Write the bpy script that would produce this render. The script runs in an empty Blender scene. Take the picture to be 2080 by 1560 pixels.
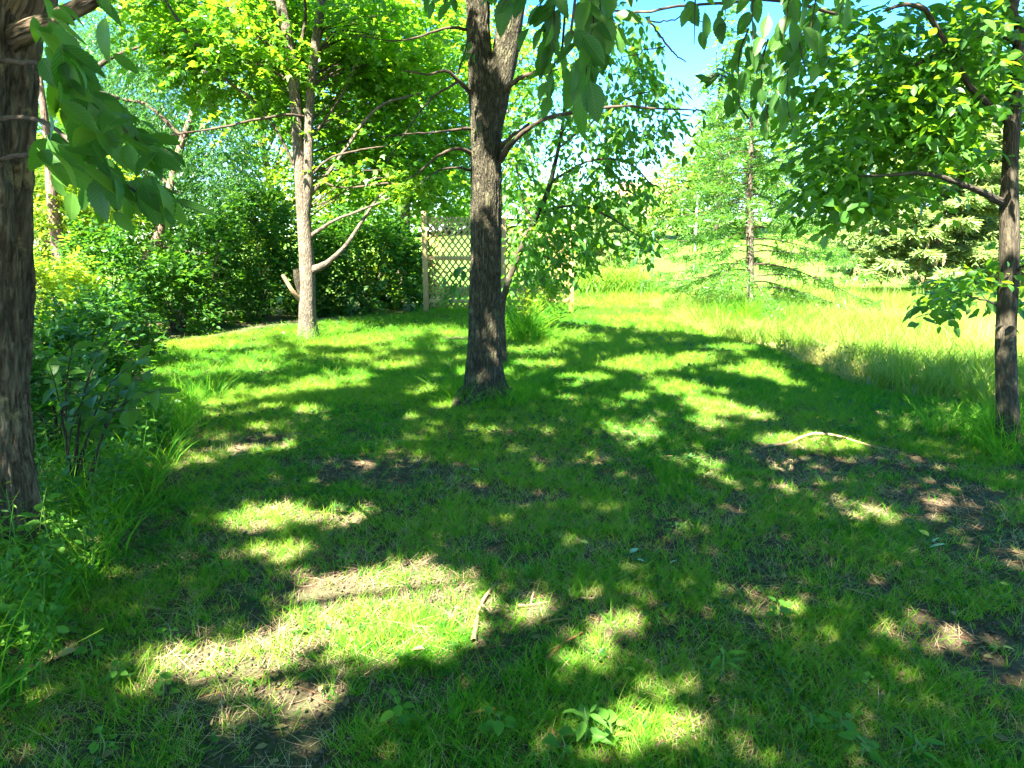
import bpy, math, random
import numpy as np
from mathutils import Vector, Matrix, Euler

rng = np.random.default_rng(11)
random.seed(11)
SC = bpy.context.scene
COL = SC.collection

# ------------------------------------------------------------------ camera
F_PX, PITCH, CAM_H = 1450.0, math.radians(11.0), 1.55
cam_d = bpy.data.cameras.new("camera")
cam_d.sensor_width = 36.0
cam_d.lens = 36.0 * F_PX / 2080.0
cam_d.clip_start = 0.05
cam_d.clip_end = 2000
cam = bpy.data.objects.new("camera", cam_d)
cam.location = (0, 0, CAM_H)
cam.rotation_euler = (math.pi / 2 - PITCH, 0, 0)
COL.objects.link(cam)
SC.camera = cam

# ------------------------------------------------------------------ light
SUN_EL = math.radians(52)
SUN_AZ = math.radians(208)           # measured from +Y (ahead of the camera) through +X: behind it and to its left
SUN = np.array([math.sin(SUN_AZ) * math.cos(SUN_EL), math.cos(SUN_AZ) * math.cos(SUN_EL), math.sin(SUN_EL)])
world = bpy.data.worlds.new("World")
SC.world = world
world.use_nodes = True
wn = world.node_tree
bg = wn.nodes["Background"]
sky = wn.nodes.new("ShaderNodeTexSky")
sky.sky_type = 'NISHITA'
sky.sun_disc = False
sky.sun_elevation = SUN_EL
sky.sun_rotation = SUN_AZ
sky.air_density = 0.75
sky.dust_density = 0.2
sky.ozone_density = 2.0
hs = wn.nodes.new("ShaderNodeHueSaturation")
hs.inputs["Saturation"].default_value = 1.36
wn.links.new(sky.outputs[0], hs.inputs["Color"])
wn.links.new(hs.outputs[0], bg.inputs[0])
bg.inputs[1].default_value = 0.057
sun_d = bpy.data.lights.new("sun", 'SUN')
sun_d.energy = 5.0
sun_d.angle = math.radians(0.55)
sun_d.color = (1.0, 0.93, 0.80)
sun_o = bpy.data.objects.new("sun", sun_d)
sun_o.rotation_euler = Vector(-SUN).to_track_quat('-Z', 'Y').to_euler()
sun_o.location = (10, 10, 20)
COL.objects.link(sun_o)
SC.view_settings.view_transform = 'Standard'
SC.view_settings.look = 'None'
SC.view_settings.exposure = 3.85
SC.view_settings.gamma = 1.0
SC.view_settings.use_curve_mapping = False
SC.cycles.use_denoising = True
SC.cycles.max_bounces = 8
SC.cycles.diffuse_bounces = 5
SC.cycles.glossy_bounces = 2
SC.cycles.transmission_bounces = 6
SC.cycles.sample_clamp_indirect = 8.0
SC.cycles.caustics_reflective = False
SC.cycles.caustics_refractive = False

# ------------------------------------------------------------------ helpers
CP, SP = math.cos(PITCH), math.sin(PITCH)

def at(u, v, Y):
    """point at forward distance Y seen where the photograph has (u, v)"""
    cx, cy = (u - 1040) / F_PX, (780 - v) / F_PX
    d = np.array([cx, CP + cy * SP, -SP + cy * CP])
    return np.array([0, 0, CAM_H]) + d * (Y / d[1])

def gp(u, v):
    """point of the level ground seen at (u, v)"""
    cx, cy = (u - 1040) / F_PX, (780 - v) / F_PX
    d = np.array([cx, CP + cy * SP, -SP + cy * CP])
    t = CAM_H / max(1e-4, -d[2])
    p = np.array([0, 0, CAM_H]) + d * t
    p[2] = ground_z(p[0], p[1])
    return p

def hash3(ix, iy, iz):
    h = (ix * 374761393 + iy * 668265263 + iz * 2147483647 + 1274126177) & 0xFFFFFFFF
    h = ((h ^ (h >> 13)) * 1274126177) & 0xFFFFFFFF
    return ((h ^ (h >> 16)) & 0xFFFFFF) / float(0xFFFFFF)

def vnoise(x, y, z=0.0):
    x, y, z = np.broadcast_arrays(np.asarray(x, float), np.asarray(y, float), np.asarray(z, float))
    ix, iy, iz = np.floor(x).astype(np.int64), np.floor(y).astype(np.int64), np.floor(z).astype(np.int64)
    fx, fy, fz = x - ix, y - iy, z - iz
    fx, fy, fz = fx * fx * (3 - 2 * fx), fy * fy * (3 - 2 * fy), fz * fz * (3 - 2 * fz)
    r = 0
    for a in (0, 1):
        for b in (0, 1):
            for c in (0, 1):
                w = (fx if a else 1 - fx) * (fy if b else 1 - fy) * (fz if c else 1 - fz)
                r = r + w * hash3(ix + a, iy + b, iz + c)
    return r

def fbm(x, y, z=0.0, o=4):
    r, a, s = 0, 0.5, 1.0
    for i in range(o):
        r = r + a * vnoise(np.asarray(x) * s + 17.3 * i, np.asarray(y) * s + 5.1 * i, np.asarray(z) * s)
        a *= 0.5
        s *= 2.03
    return r / (1 - 0.5 ** o)

def sstep(a, b, x):
    t = np.clip((np.asarray(x, float) - a) / (b - a), 0, 1)
    return t * t * (3 - 2 * t)

def ground_z(x, y):
    x, y = np.asarray(x, float), np.asarray(y, float)
    z = 0.10 * (fbm(x * 0.22 + 3, y * 0.22 + 9, 0, 2) - 0.5) * sstep(2, 6, y)
    z = z + 0.030 * (fbm(x * 2.1, y * 2.1, 4.0, 3) - 0.5)
    z = z + 3.6 * sstep(34, 105, y) * sstep(-40, 25, x + 8) + 1.2 * sstep(30, 90, y)
    return z

def norm(a):
    return a / np.maximum(1e-9, np.linalg.norm(a, axis=-1, keepdims=True))

def mesh_from(name, V, quads=None, tris=None, mats=None, attrs=None, smooth=True):
    me = bpy.data.meshes.new(name)
    V = np.asarray(V, np.float32).reshape(-1, 3)
    parts, sizes = [], []
    if quads is not None and len(quads):
        q = np.asarray(quads, np.int32)
        parts.append(q.ravel()); sizes.append(np.full(len(q), 4, np.int32))
    if tris is not None and len(tris):
        t = np.asarray(tris, np.int32)
        parts.append(t.ravel()); sizes.append(np.full(len(t), 3, np.int32))
    me.vertices.add(len(V))
    me.vertices.foreach_set("co", V.ravel())
    if parts:
        L, S = np.concatenate(parts), np.concatenate(sizes)
        me.loops.add(len(L))
        me.loops.foreach_set("vertex_index", L)
        me.polygons.add(len(S))
        me.polygons.foreach_set("loop_start", np.concatenate([[0], np.cumsum(S)[:-1]]).astype(np.int32))
        me.polygons.foreach_set("loop_total", S)
        if smooth:
            me.polygons.foreach_set("use_smooth", np.ones(len(S), bool))
    for k, a in (attrs or {}).items():
        a = np.asarray(a, np.float32)
        if a.ndim == 1:
            me.attributes.new(k, 'FLOAT', 'POINT').data.foreach_set("value", a)
        else:
            me.attributes.new(k, 'FLOAT_VECTOR', 'POINT').data.foreach_set("vector", a.ravel())
    me.update(calc_edges=True)
    for m in (mats if isinstance(mats, (list, tuple)) else [mats]):
        if m is not None:
            me.materials.append(m)
    return me

def link(name, me, parent=None, loc=None, rot=None, scl=None):
    o = bpy.data.objects.new(name, me)
    COL.objects.link(o)
    if parent is not None:
        o.parent = parent
    if loc is not None: o.location = loc
    if rot is not None: o.rotation_euler = rot
    if scl is not None: o.scale = scl
    return o

def tag(o, label=None, cat=None, group=None, kind=None):
    if label: o['label'] = label
    if cat: o['category'] = cat
    if group: o['group'] = group
    if kind: o['kind'] = kind
    return o

def thing(name, base, label, cat, group=None):
    o = bpy.data.objects.new(name, None)
    o.empty_display_size = 0.2
    COL.objects.link(o)
    o.location = base
    return tag(o, label, cat, group)

def catmull(P, n):
    P = np.asarray(P, float)
    if len(P) < 3:
        t = np.linspace(0, 1, n)[:, None]
        return P[0] * (1 - t) + P[-1] * t
    Q = np.vstack([2 * P[0] - P[1], P, 2 * P[-1] - P[-2]])
    out = []
    ts = np.linspace(0, len(P) - 1, n)
    for t in ts:
        i = min(int(t), len(P) - 2)
        f = t - i
        a, b, c, d = Q[i], Q[i + 1], Q[i + 2], Q[i + 3]
        out.append(0.5 * ((2 * b) + (-a + c) * f + (2 * a - 5 * b + 4 * c - d) * f * f + (-a + 3 * b - 3 * c + d) * f ** 3))
    return np.array(out)

def tube(P, R, seg=10, rough=0.0, mod=None, seed=0.0, furrow=0.0):
    """tapered tube along P; returns verts, quads, bark coordinates"""
    P, R = np.asarray(P, float), np.asarray(R, float)
    n = len(P)
    T = norm(np.gradient(P, axis=0))
    ref = np.array([1.0, 0, 0]) if abs(T[0][0]) < 0.9 else np.array([0, 1.0, 0])
    A = np.zeros_like(P); B = np.zeros_like(P)
    a = norm(ref - T[0] * (ref @ T[0]))
    for i in range(n):
        a = norm(a - T[i] * (a @ T[i]))
        A[i] = a; B[i] = np.cross(T[i], a)
    th = np.linspace(0, 2 * math.pi, seg, endpoint=False)
    c, s = np.cos(th), np.sin(th)
    arc = np.concatenate([[0], np.cumsum(np.linalg.norm(np.diff(P, axis=0), axis=1))])
    rr = R[:, None] * np.ones((1, seg))
    if mod is not None:
        rr = rr * mod(th[None, :], arc[:, None])
    if rough:
        nz = fbm(c[None, :] * 3.2 + seed, s[None, :] * 3.2 + seed, arc[:, None] * 2.0, 3) - 0.5
        rr = rr * (1 + rough * 2 * nz)
    if furrow:
        w_ = fbm(c[None, :] * 2 + 5, s[None, :] * 2, arc[:, None] * 3.0 + seed, 2) * 1.2
        fz = np.abs(fbm(c[None, :] * 7.5 + w_, s[None, :] * 7.5 + seed + w_, arc[:, None] * 2.6, 2) - 0.5)
        rr = rr + furrow * (sstep(0.0, 0.14, fz) - 0.7) + furrow * .5 * (fbm(c[None, :] * 16, s[None, :] * 16, arc[:, None] * 14, 2) - .5)
    V = P[:, None, :] + rr[:, :, None] * (A[:, None, :] * c[None, :, None] + B[:, None, :] * s[None, :, None])
    bk = np.stack([rr * c, rr * s, arc[:, None] * np.ones((1, seg))], -1)
    i = np.arange(n - 1)[:, None] * seg
    j = np.arange(seg)[None, :]
    k = (j + 1) % seg
    q = np.stack([i + j, i + k, i + seg + k, i + seg + j], -1).reshape(-1, 4)
    return V.reshape(-1, 3), q, bk.reshape(-1, 3)

class Build:
    def __init__(s): s.V, s.Q, s.T, s.B, s.n = [], [], [], [], 0
    def add(s, V, Q=None, T=None, B=None):
        V = np.asarray(V, float)
        if Q is not None and len(Q): s.Q.append(np.asarray(Q) + s.n)
        if T is not None and len(T): s.T.append(np.asarray(T) + s.n)
        s.V.append(V)
        s.B.append(B if B is not None else V)
        s.n += len(V)
    def tube(s, P, R, seg=8, **k):
        V, q, b = tube(P, R, seg, **k)
        s.add(V, q, None, b)
    def obj(s, name, mat, parent=None, base=(0, 0, 0), smooth=True):
        V = np.vstack(s.V) - np.asarray(base)
        me = mesh_from(name, V, np.vstack(s.Q) if s.Q else None, np.vstack(s.T) if s.T else None, mat, {"bk": np.vstack(s.B)}, smooth)
        return link(name, me, parent)

# ------------------------------------------------------------------ materials
def new_mat(name):
    m = bpy.data.materials.new(name)
    m.use_nodes = True
    nt = m.node_tree
    for n in list(nt.nodes): nt.nodes.remove(n)
    out = nt.nodes.new("ShaderNodeOutputMaterial")
    return m, nt, out

def N(nt, typ, **kw):
    n = nt.nodes.new(typ)
    for k, v in kw.items():
        if k in n.inputs: n.inputs[k].default_value = v
        else: setattr(n, k, v)
    return n

def ramp(nt, stops):
    r = nt.nodes.new("ShaderNodeValToRGB")
    cr = r.color_ramp
    while len(cr.elements) > 1: cr.elements.remove(cr.elements[-1])
    cr.elements[0].position = stops[0][0]
    cr.elements[0].color = (*stops[0][1], 1)
    for p, c in stops[1:]:
        e = cr.elements.new(p); e.color = (*c, 1)
    return r

def mat_leaf(name, refl, trans, tfac=0.45, rough=0.45, veins=False, inst=False, spec=0.5):
    """refl/trans: lists of colours (ramp over a random value per leaf)"""
    m, nt, out = new_mat(name)
    L = nt.links.new
    if inst:
        oi = N(nt, "ShaderNodeObjectInfo"); rv = oi.outputs["Random"]
    else:
        at_ = N(nt, "ShaderNodeAttribute", attribute_name="rnd"); rv = at_.outputs["Fac"]
    r1 = ramp(nt, [(i / max(1, len(refl) - 1), c) for i, c in enumerate(refl)]); L(rv, r1.inputs[0])
    r2 = ramp(nt, [(i / max(1, len(trans) - 1), c) for i, c in enumerate(trans)]); L(rv, r2.inputs[0])
    p = N(nt, "ShaderNodeBsdfPrincipled", Roughness=rough)
    p.inputs["Specular IOR Level"].default_value = spec
    t = N(nt, "ShaderNodeBsdfTranslucent")
    c1, c2 = r1.outputs[0], r2.outputs[0]
    if veins:
        uv = N(nt, "ShaderNodeAttribute", attribute_name="luv")
        sx = N(nt, "ShaderNodeSeparateXYZ"); L(uv.outputs["Vector"], sx.inputs[0])
        ab = N(nt, "ShaderNodeMath", operation='ABSOLUTE'); L(sx.outputs[1], ab.inputs[0])
        mu = N(nt, "ShaderNodeMath", operation='MULTIPLY_ADD'); L(ab.outputs[0], mu.inputs[0]); mu.inputs[1].default_value = -0.9; L(sx.outputs[0], mu.inputs[2])
        sc = N(nt, "ShaderNodeMath", operation='MULTIPLY'); L(mu.outputs[0], sc.inputs[0]); sc.inputs[1].default_value = 75.0
        si = N(nt, "ShaderNodeMath", operation='SINE'); L(sc.outputs[0], si.inputs[0])
        pw = N(nt, "ShaderNodeMapRange"); L(si.outputs[0], pw.inputs[0]); pw.inputs[1].default_value = 0.55; pw.inputs[2].default_value = 1.0
        md = N(nt, "ShaderNodeMapRange"); L(ab.outputs[0], md.inputs[0]); md.inputs[1].default_value = 0.0; md.inputs[2].default_value = 0.022; md.inputs[3].default_value = 1.0; md.inputs[4].default_value = 0.0
        mx = N(nt, "ShaderNodeMath", operation='MAXIMUM'); L(pw.outputs[0], mx.inputs[0]); L(md.outputs[0], mx.inputs[1])
        for src, lighten in ((r1, (0.16, 0.24, 0.07, 1)), (r2, (0.20, 0.30, 0.04, 1))):
            mm = N(nt, "ShaderNodeMixRGB"); L(mx.outputs[0], mm.inputs[0]); L(src.outputs[0], mm.inputs[1]); mm.inputs[2].default_value = lighten
            f = N(nt, "ShaderNodeMath", operation='MULTIPLY'); L(mx.outputs[0], f.inputs[0]); f.inputs[1].default_value = 0.35; L(f.outputs[0], mm.inputs[0])
            if src is r1: c1 = mm.outputs[0]
            else: c2 = mm.outputs[0]
        bp = N(nt, "ShaderNodeBump", Strength=0.35, Distance=0.002); L(mx.outputs[0], bp.inputs["Height"]); bp.invert = True
        L(bp.outputs[0], p.inputs["Normal"])
    L(c1, p.inputs["Base Color"]); L(c2, t.inputs["Color"])
    mix = N(nt, "ShaderNodeMixShader"); mix.inputs[0].default_value = tfac
    L(p.outputs[0], mix.inputs[1]); L(t.outputs[0], mix.inputs[2]); L(mix.outputs[0], out.inputs[0])
    return m

def mat_bark(name, dark, mid, light, sc=22.0, stretch=0.16, bump=0.9, dist=0.02, lichen=None, lam=0.5):
    m, nt, out = new_mat(name)
    L = nt.links.new
    a = N(nt, "ShaderNodeAttribute", attribute_name="bk")
    mp = N(nt, "ShaderNodeMapping"); mp.inputs["Scale"].default_value = (1, 1, stretch); L(a.outputs["Vector"], mp.inputs[0])
    nz = N(nt, "ShaderNodeTexNoise", Scale=sc * 0.45, Detail=4.0); L(mp.outputs[0], nz.inputs["Vector"])
    mixv = N(nt, "ShaderNodeMixRGB"); mixv.blend_type = 'LINEAR_LIGHT'; mixv.inputs[0].default_value = 0.055
    L(mp.outputs[0], mixv.inputs[1]); L(nz.outputs["Color"], mixv.inputs[2])
    vo = N(nt, "ShaderNodeTexVoronoi", feature='DISTANCE_TO_EDGE', Scale=sc); L(mixv.outputs[0], vo.inputs["Vector"])
    n2 = N(nt, "ShaderNodeTexNoise", Scale=sc * 3.0, Detail=8.0, Roughness=0.65); L(mp.outputs[0], n2.inputs["Vector"])
    rg = N(nt, "ShaderNodeTexNoise", Scale=sc * 0.75, Detail=3.0, Roughness=0.55); L(mp.outputs[0], rg.inputs["Vector"])
    r1_ = N(nt, "ShaderNodeMath", operation='SUBTRACT'); L(rg.outputs[0], r1_.inputs[0]); r1_.inputs[1].default_value = 0.5
    r2_ = N(nt, "ShaderNodeMath", operation='ABSOLUTE'); L(r1_.outputs[0], r2_.inputs[0])
    r3_ = N(nt, "ShaderNodeMapRange"); L(r2_.outputs[0], r3_.inputs[0]); r3_.inputs[2].default_value = 0.16
    big = N(nt, "ShaderNodeTexNoise", Scale=3.0, Detail=5.0, Roughness=0.6); L(a.outputs["Vector"], big.inputs["Vector"])
    h = N(nt, "ShaderNodeMapRange"); L(vo.outputs["Distance"], h.inputs[0]); h.inputs[2].default_value = 0.32
    hm = N(nt, "ShaderNodeMath", operation='MULTIPLY'); L(h.outputs[0], hm.inputs[0]); hm.inputs[1].default_value = 0.35
    hr = N(nt, "ShaderNodeMath", operation='MULTIPLY_ADD'); L(r3_.outputs[0], hr.inputs[0]); hr.inputs[1].default_value = 0.65; L(hm.outputs[0], hr.inputs[2])
    ad = N(nt, "ShaderNodeMath", operation='MULTIPLY_ADD'); L(n2.outputs[0], ad.inputs[0]); ad.inputs[1].default_value = 0.7; L(hr.outputs[0], ad.inputs[2])
    cr = ramp(nt, [(0.18, dark), (0.55, mid), (1.0, light)])
    half = N(nt, "ShaderNodeMath", operation='MULTIPLY'); L(ad.outputs[0], half.inputs[0]); half.inputs[1].default_value = 0.66; L(half.outputs[0], cr.inputs[0])
    col = cr.outputs[0]
    mr = N(nt, "ShaderNodeMapRange"); L(big.outputs[0], mr.inputs[0]); mr.inputs[1].default_value = 0.3; mr.inputs[2].default_value = 0.7; mr.inputs[3].default_value = 0.65; mr.inputs[4].default_value = 1.25
    mu = N(nt, "ShaderNodeMixRGB"); mu.blend_type = 'MULTIPLY'; mu.inputs[0].default_value = 1.0
    L(col, mu.inputs[1]); L(mr.outputs[0], mu.inputs[2]); col = mu.outputs[0]
    if lichen:
        li = N(nt, "ShaderNodeTexNoise", Scale=6.0, Detail=7.0, Roughness=0.7); L(a.outputs["Vector"], li.inputs["Vector"])
        lr = N(nt, "ShaderNodeMapRange"); L(li.outputs[0], lr.inputs[0]); lr.inputs[1].default_value = 0.56; lr.inputs[2].default_value = 0.66; lr.inputs[4].default_value = lam
        lm = N(nt, "ShaderNodeMixRGB"); L(lr.outputs[0], lm.inputs[0]); L(col, lm.inputs[1]); lm.inputs[2].default_value = (*lichen, 1); col = lm.outputs[0]
    p = N(nt, "ShaderNodeBsdfPrincipled", Roughness=0.9)
    p.inputs["Specular IOR Level"].default_value = 0.2
    bp = N(nt, "ShaderNodeBump", Strength=bump, Distance=dist); L(ad.outputs[0], bp.inputs["Height"])
    L(col, p.inputs["Base Color"]); L(bp.outputs[0], p.inputs["Normal"]); L(p.outputs[0], out.inputs[0])
    return m

def mat_simple(name, c1, c2, scale=8.0, rough=0.7, bump=0.2, stretch=(1, 1, 1), spec=0.3):
    m, nt, out = new_mat(name)
    L = nt.links.new
    tc = N(nt, "ShaderNodeTexCoord")
    mp = N(nt, "ShaderNodeMapping"); mp.inputs["Scale"].default_value = stretch; L(tc.outputs["Object"], mp.inputs[0])
    nz = N(nt, "ShaderNodeTexNoise", Scale=scale, Detail=6.0, Roughness=0.65); L(mp.outputs[0], nz.inputs["Vector"])
    r = ramp(nt, [(0.3, c1), (0.7, c2)]); L(nz.outputs[0], r.inputs[0])
    p = N(nt, "ShaderNodeBsdfPrincipled", Roughness=rough); p.inputs["Specular IOR Level"].default_value = spec
    bp = N(nt, "ShaderNodeBump", Strength=bump, Distance=0.01); L(nz.outputs[0], bp.inputs["Height"])
    L(r.outputs[0], p.inputs["Base Color"]); L(bp.outputs[0], p.inputs["Normal"]); L(p.outputs[0], out.inputs[0])
    return m

M = {}
# leaves of the trees
M['elm'] = mat_leaf("elm_leaf", [(0.014, 0.062, 0.010), (0.024, 0.092, 0.012), (0.040, 0.12, 0.014)], [(0.07, 0.26, 0.010), (0.13, 0.38, 0.012), (0.26, 0.50, 0.016)], 0.42, 0.42, veins=True, inst=True, spec=0.3)
M['canopy'] = mat_leaf("canopy_leaf", [(0.025, 0.090, 0.012), (0.05, 0.15, 0.018)], [(0.13, 0.36, 0.010), (0.28, 0.54, 0.016)], 0.5)
M['maple'] = mat_leaf("maple_leaf", [(0.026, 0.105, 0.008), (0.052, 0.155, 0.010), (0.10, 0.20, 0.014)], [(0.15, 0.44, 0.010), (0.24, 0.50, 0.014), (0.40, 0.56, 0.03)], 0.50)
M['willow'] = mat_leaf("willow_leaf", [(0.014, 0.060, 0.016), (0.030, 0.095, 0.024)], [(0.05, 0.20, 0.028), (0.12, 0.32, 0.035)], 0.40)
M['shrub'] = mat_leaf("shrub_leaf", [(0.010, 0.048, 0.008), (0.022, 0.082, 0.010), (0.045, 0.12, 0.014)], [(0.05, 0.20, 0.010), (0.11, 0.32, 0.012), (0.24, 0.46, 0.016)], 0.38, spec=0.3)
M['lime'] = mat_leaf("lime_leaf", [(0.07, 0.15, 0.012), (0.12, 0.21, 0.018)], [(0.34, 0.55, 0.015), (0.58, 0.66, 0.03)], 0.5)
M['larch'] = mat_leaf("larch_needle", [(0.024, 0.092, 0.012), (0.060, 0.150, 0.018)], [(0.12, 0.35, 0.015), (0.26, 0.48, 0.025)], 0.44)
M['spruce'] = mat_leaf("spruce_needle", [(0.10, 0.18, 0.06), (0.16, 0.24, 0.08), (0.21, 0.26, 0.09)], [(0.20, 0.38, 0.07), (0.42, 0.52, 0.10)], 0.35)
M['far'] = mat_leaf("far_leaf", [(0.05, 0.14, 0.025), (0.11, 0.20, 0.035)], [(0.22, 0.46, 0.03), (0.42, 0.56, 0.05)], 0.45)
M['weed'] = mat_leaf("weed_leaf", [(0.04, 0.15, 0.014), (0.08, 0.22, 0.02)], [(0.16, 0.46, 0.012), (0.30, 0.56, 0.02)], 0.45, 0.5, veins=True, inst=True, spec=0.25)
# grasses
M['lawn'] = mat_leaf("lawn_grass", [(0.026, 0.14, 0.008), (0.05, 0.20, 0.010), (0.12, 0.25, 0.012), (0.26, 0.25, 0.06)], [(0.10, 0.42, 0.008), (0.18, 0.54, 0.010), (0.36, 0.62, 0.014), (0.48, 0.46, 0.08)], 0.45, 0.6, spec=0.15)
M['meadow'] = mat_leaf("meadow_grass", [(0.045, 0.15, 0.012), (0.10, 0.20, 0.016), (0.24, 0.25, 0.06), (0.36, 0.31, 0.12)], [(0.22, 0.46, 0.015), (0.42, 0.56, 0.025), (0.58, 0.52, 0.14), (0.58, 0.46, 0.2)], 0.42, 0.5, spec=0.3)
M['straw'] = mat_leaf("straw", [(0.32, 0.24, 0.12), (0.48, 0.37, 0.20)], [(0.30, 0.20, 0.08), (0.40, 0.28, 0.12)], 0.25, 0.7)
# bark and wood
M['bark_left'] = mat_bark("rugged_bark", (0.034, 0.025, 0.015), (0.135, 0.098, 0.058), (0.26, 0.195, 0.115), 22, 0.26, 1.0, 0.05, lichen=(0.40, 0.30, 0.13), lam=0.6)
M['bark_mid'] = mat_bark("furrowed_bark", (0.014, 0.012, 0.007), (0.066, 0.058, 0.035), (0.14, 0.125, 0.075), 40, 0.26, 1.0, 0.04, lichen=(0.16, 0.17, 0.08), lam=0.45)
M['bark_pale'] = mat_bark("pale_bark", (0.040, 0.033, 0.025), (0.115, 0.095, 0.069), (0.20, 0.166, 0.12), 40, 0.3, 0.7, 0.02, lichen=(0.10, 0.085, 0.06), lam=0.6)
M['bark_pink'] = mat_bark("reddish_bark", (0.07, 0.045, 0.034), (0.18, 0.12, 0.09), (0.30, 0.21, 0.165), 24, 0.3, 0.7, 0.02)
M['bark_right'] = mat_bark("smooth_bark", (0.016, 0.013, 0.009), (0.050, 0.042, 0.027), (0.095, 0.080, 0.052), 38, 0.2, 0.6, 0.015, lichen=(0.25, 0.21, 0.13), lam=0.4)
M['twig'] = mat_bark("twig_bark", (0.03, 0.022, 0.016), (0.07, 0.052, 0.036), (0.12, 0.09, 0.06), 40, 0.2, 0.4, 0.01)
M['stick'] = mat_bark("dry_stick", (0.14, 0.085, 0.045), (0.33, 0.22, 0.12), (0.50, 0.37, 0.22), 40, 0.12, 0.5, 0.006)
M['stick_red'] = mat_bark("red_stick", (0.12, 0.05, 0.025), (0.30, 0.13, 0.06), (0.42, 0.22, 0.10), 40, 0.12, 0.5, 0.006)
M['stem'] = mat_simple("green_stem", (0.06, 0.13, 0.03), (0.12, 0.20, 0.05), 20)
M['cedar'] = mat_simple("weathered_cedar", (0.24, 0.155, 0.055), (0.38, 0.265, 0.11), 9, 0.85, 0.4, (8, 8, 1))
M['lattice'] = mat_simple("lattice_wood", (0.28, 0.185, 0.065), (0.42, 0.30, 0.125), 14, 0.85, 0.3)

# ------------------------------------------------------------------ ground
def axis(a, b, fine, grow):
    v, s = [a], fine
    while v[-1] < b:
        v.append(v[-1] + s); s *= grow
    return v
ys = np.array([-8, -5, -3, -1.5, -0.5] + axis(0.2, 600, 0.05, 1.012))
xp = axis(0.0, 420, 0.06, 1.028)
xs = np.array([-q for q in xp[:0:-1]] + xp)
GX, GY = np.meshgrid(xs, ys)
GZ = ground_z(GX, GY)
nx, ny = len(xs), len(ys)
idx = np.arange(nx * ny).reshape(ny, nx)
gq = np.stack([idx[:-1, :-1], idx[:-1, 1:], idx[1:, 1:], idx[1:, :-1]], -1).reshape(-1, 4)

# world outline of the unmown meadow on the right
MEADOW = [gp(u, v)[:2] for u, v in ((1330, 622), (1385, 668), (1470, 690), (1560, 712), (1640, 742), (1720, 778), (1800, 800), (1900, 815), (2000, 828), (2120, 845))]
MEADOW = np.array(MEADOW + [np.array([13.0, 7.0]), np.array([24.0, 12.0]), np.array([24.0, 19.0])] + [gp(u, v)[:2] for u, v in ((1930, 604), (1700, 602), (1560, 604), (1420, 606))])

def in_poly(x, y, P):
    x, y = np.asarray(x, float), np.asarray(y, float)
    r = np.zeros(x.shape, bool)
    j = len(P) - 1
    for i in range(len(P)):
        xi, yi, xj, yj = P[i][0], P[i][1], P[j][0], P[j][1]
        c = ((yi > y) != (yj > y)) & (x < (xj - xi) * (y - yi) / (yj - yi + 1e-12) + xi)
        r ^= c
        j = i
    return r

turf = sstep(14, 24, GY + 3 * (fbm(GX * 0.5, GY * 0.5, 2.0, 2) - 0.5)).ravel()
straw = (in_poly(GX, GY, MEADOW)).astype(float).ravel()
gm, nt, out = new_mat("lawn_soil")
L = nt.links.new
tc = N(nt, "ShaderNodeTexCoord")
n1 = N(nt, "ShaderNodeTexNoise", Scale=1.3, Detail=6.0, Roughness=0.65); L(tc.outputs["Object"], n1.inputs["Vector"])
n2 = N(nt, "ShaderNodeTexNoise", Scale=38.0, Detail=8.0, Roughness=0.7); L(tc.outputs["Object"], n2.inputs["Vector"])
n3 = N(nt, "ShaderNodeTexNoise", Scale=0.12, Detail=5.0, Roughness=0.6); L(tc.outputs["Object"], n3.inputs["Vector"])
soil = ramp(nt, [(0.30, (0.030, 0.022, 0.012)), (0.55, (0.088, 0.062, 0.034)), (0.8, (0.19, 0.140, 0.082))]); L(n2.outputs[0], soil.inputs[0])
moss = ramp(nt, [(0.35, (0.022, 0.034, 0.010)), (0.65, (0.065, 0.075, 0.026))]); L(n2.outputs[0], moss.inputs[0])
mk = N(nt, "ShaderNodeMapRange"); L(n1.outputs[0], mk.inputs[0]); mk.inputs[1].default_value = 0.42; mk.inputs[2].default_value = 0.60
m1 = N(nt, "ShaderNodeMixRGB"); L(mk.outputs[0], m1.inputs[0]); L(soil.outputs[0], m1.inputs[1]); L(moss.outputs[0], m1.inputs[2])
far = ramp(nt, [(0.3, (0.055, 0.140, 0.012)), (0.7, (0.105, 0.195, 0.018))]); L(n3.outputs[0], far.inputs[0])
fine = N(nt, "ShaderNodeMixRGB"); fine.blend_type = 'MULTIPLY'; fine.inputs[0].default_value = 0.5; L(far.outputs[0], fine.inputs[1]); L(n2.outputs[0], fine.inputs[2])
ta = N(nt, "ShaderNodeAttribute", attribute_name="turf"); sa = N(nt, "ShaderNodeAttribute", attribute_name="straw")
m2 = N(nt, "ShaderNodeMixRGB"); L(ta.outputs["Fac"], m2.inputs[0]); L(m1.outputs[0], m2.inputs[1]); L(far.outputs[0], m2.inputs[2])
st = ramp(nt, [(0.35, (0.13, 0.16, 0.035)), (0.65, (0.30, 0.27, 0.10))]); L(n1.outputs[0], st.inputs[0])
m3 = N(nt, "ShaderNodeMixRGB"); L(sa.outputs["Fac"], m3.inputs[0]); L(m2.outputs[0], m3.inputs[1]); L(st.outputs[0], m3.inputs[2])
p = N(nt, "ShaderNodeBsdfPrincipled", Roughness=0.85); p.inputs["Specular IOR Level"].default_value = 0.25
bp = N(nt, "ShaderNodeBump", Strength=0.8, Distance=0.02); L(n2.outputs[0], bp.inputs["Height"])
L(m3.outputs[0], p.inputs["Base Color"]); L(bp.outputs[0], p.inputs["Normal"]); L(p.outputs[0], out.inputs[0])
ground = link("ground", mesh_from("ground", np.stack([GX.ravel(), GY.ravel(), GZ.ravel()], -1), gq, None, gm, {"turf": turf, "straw": straw}))
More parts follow.
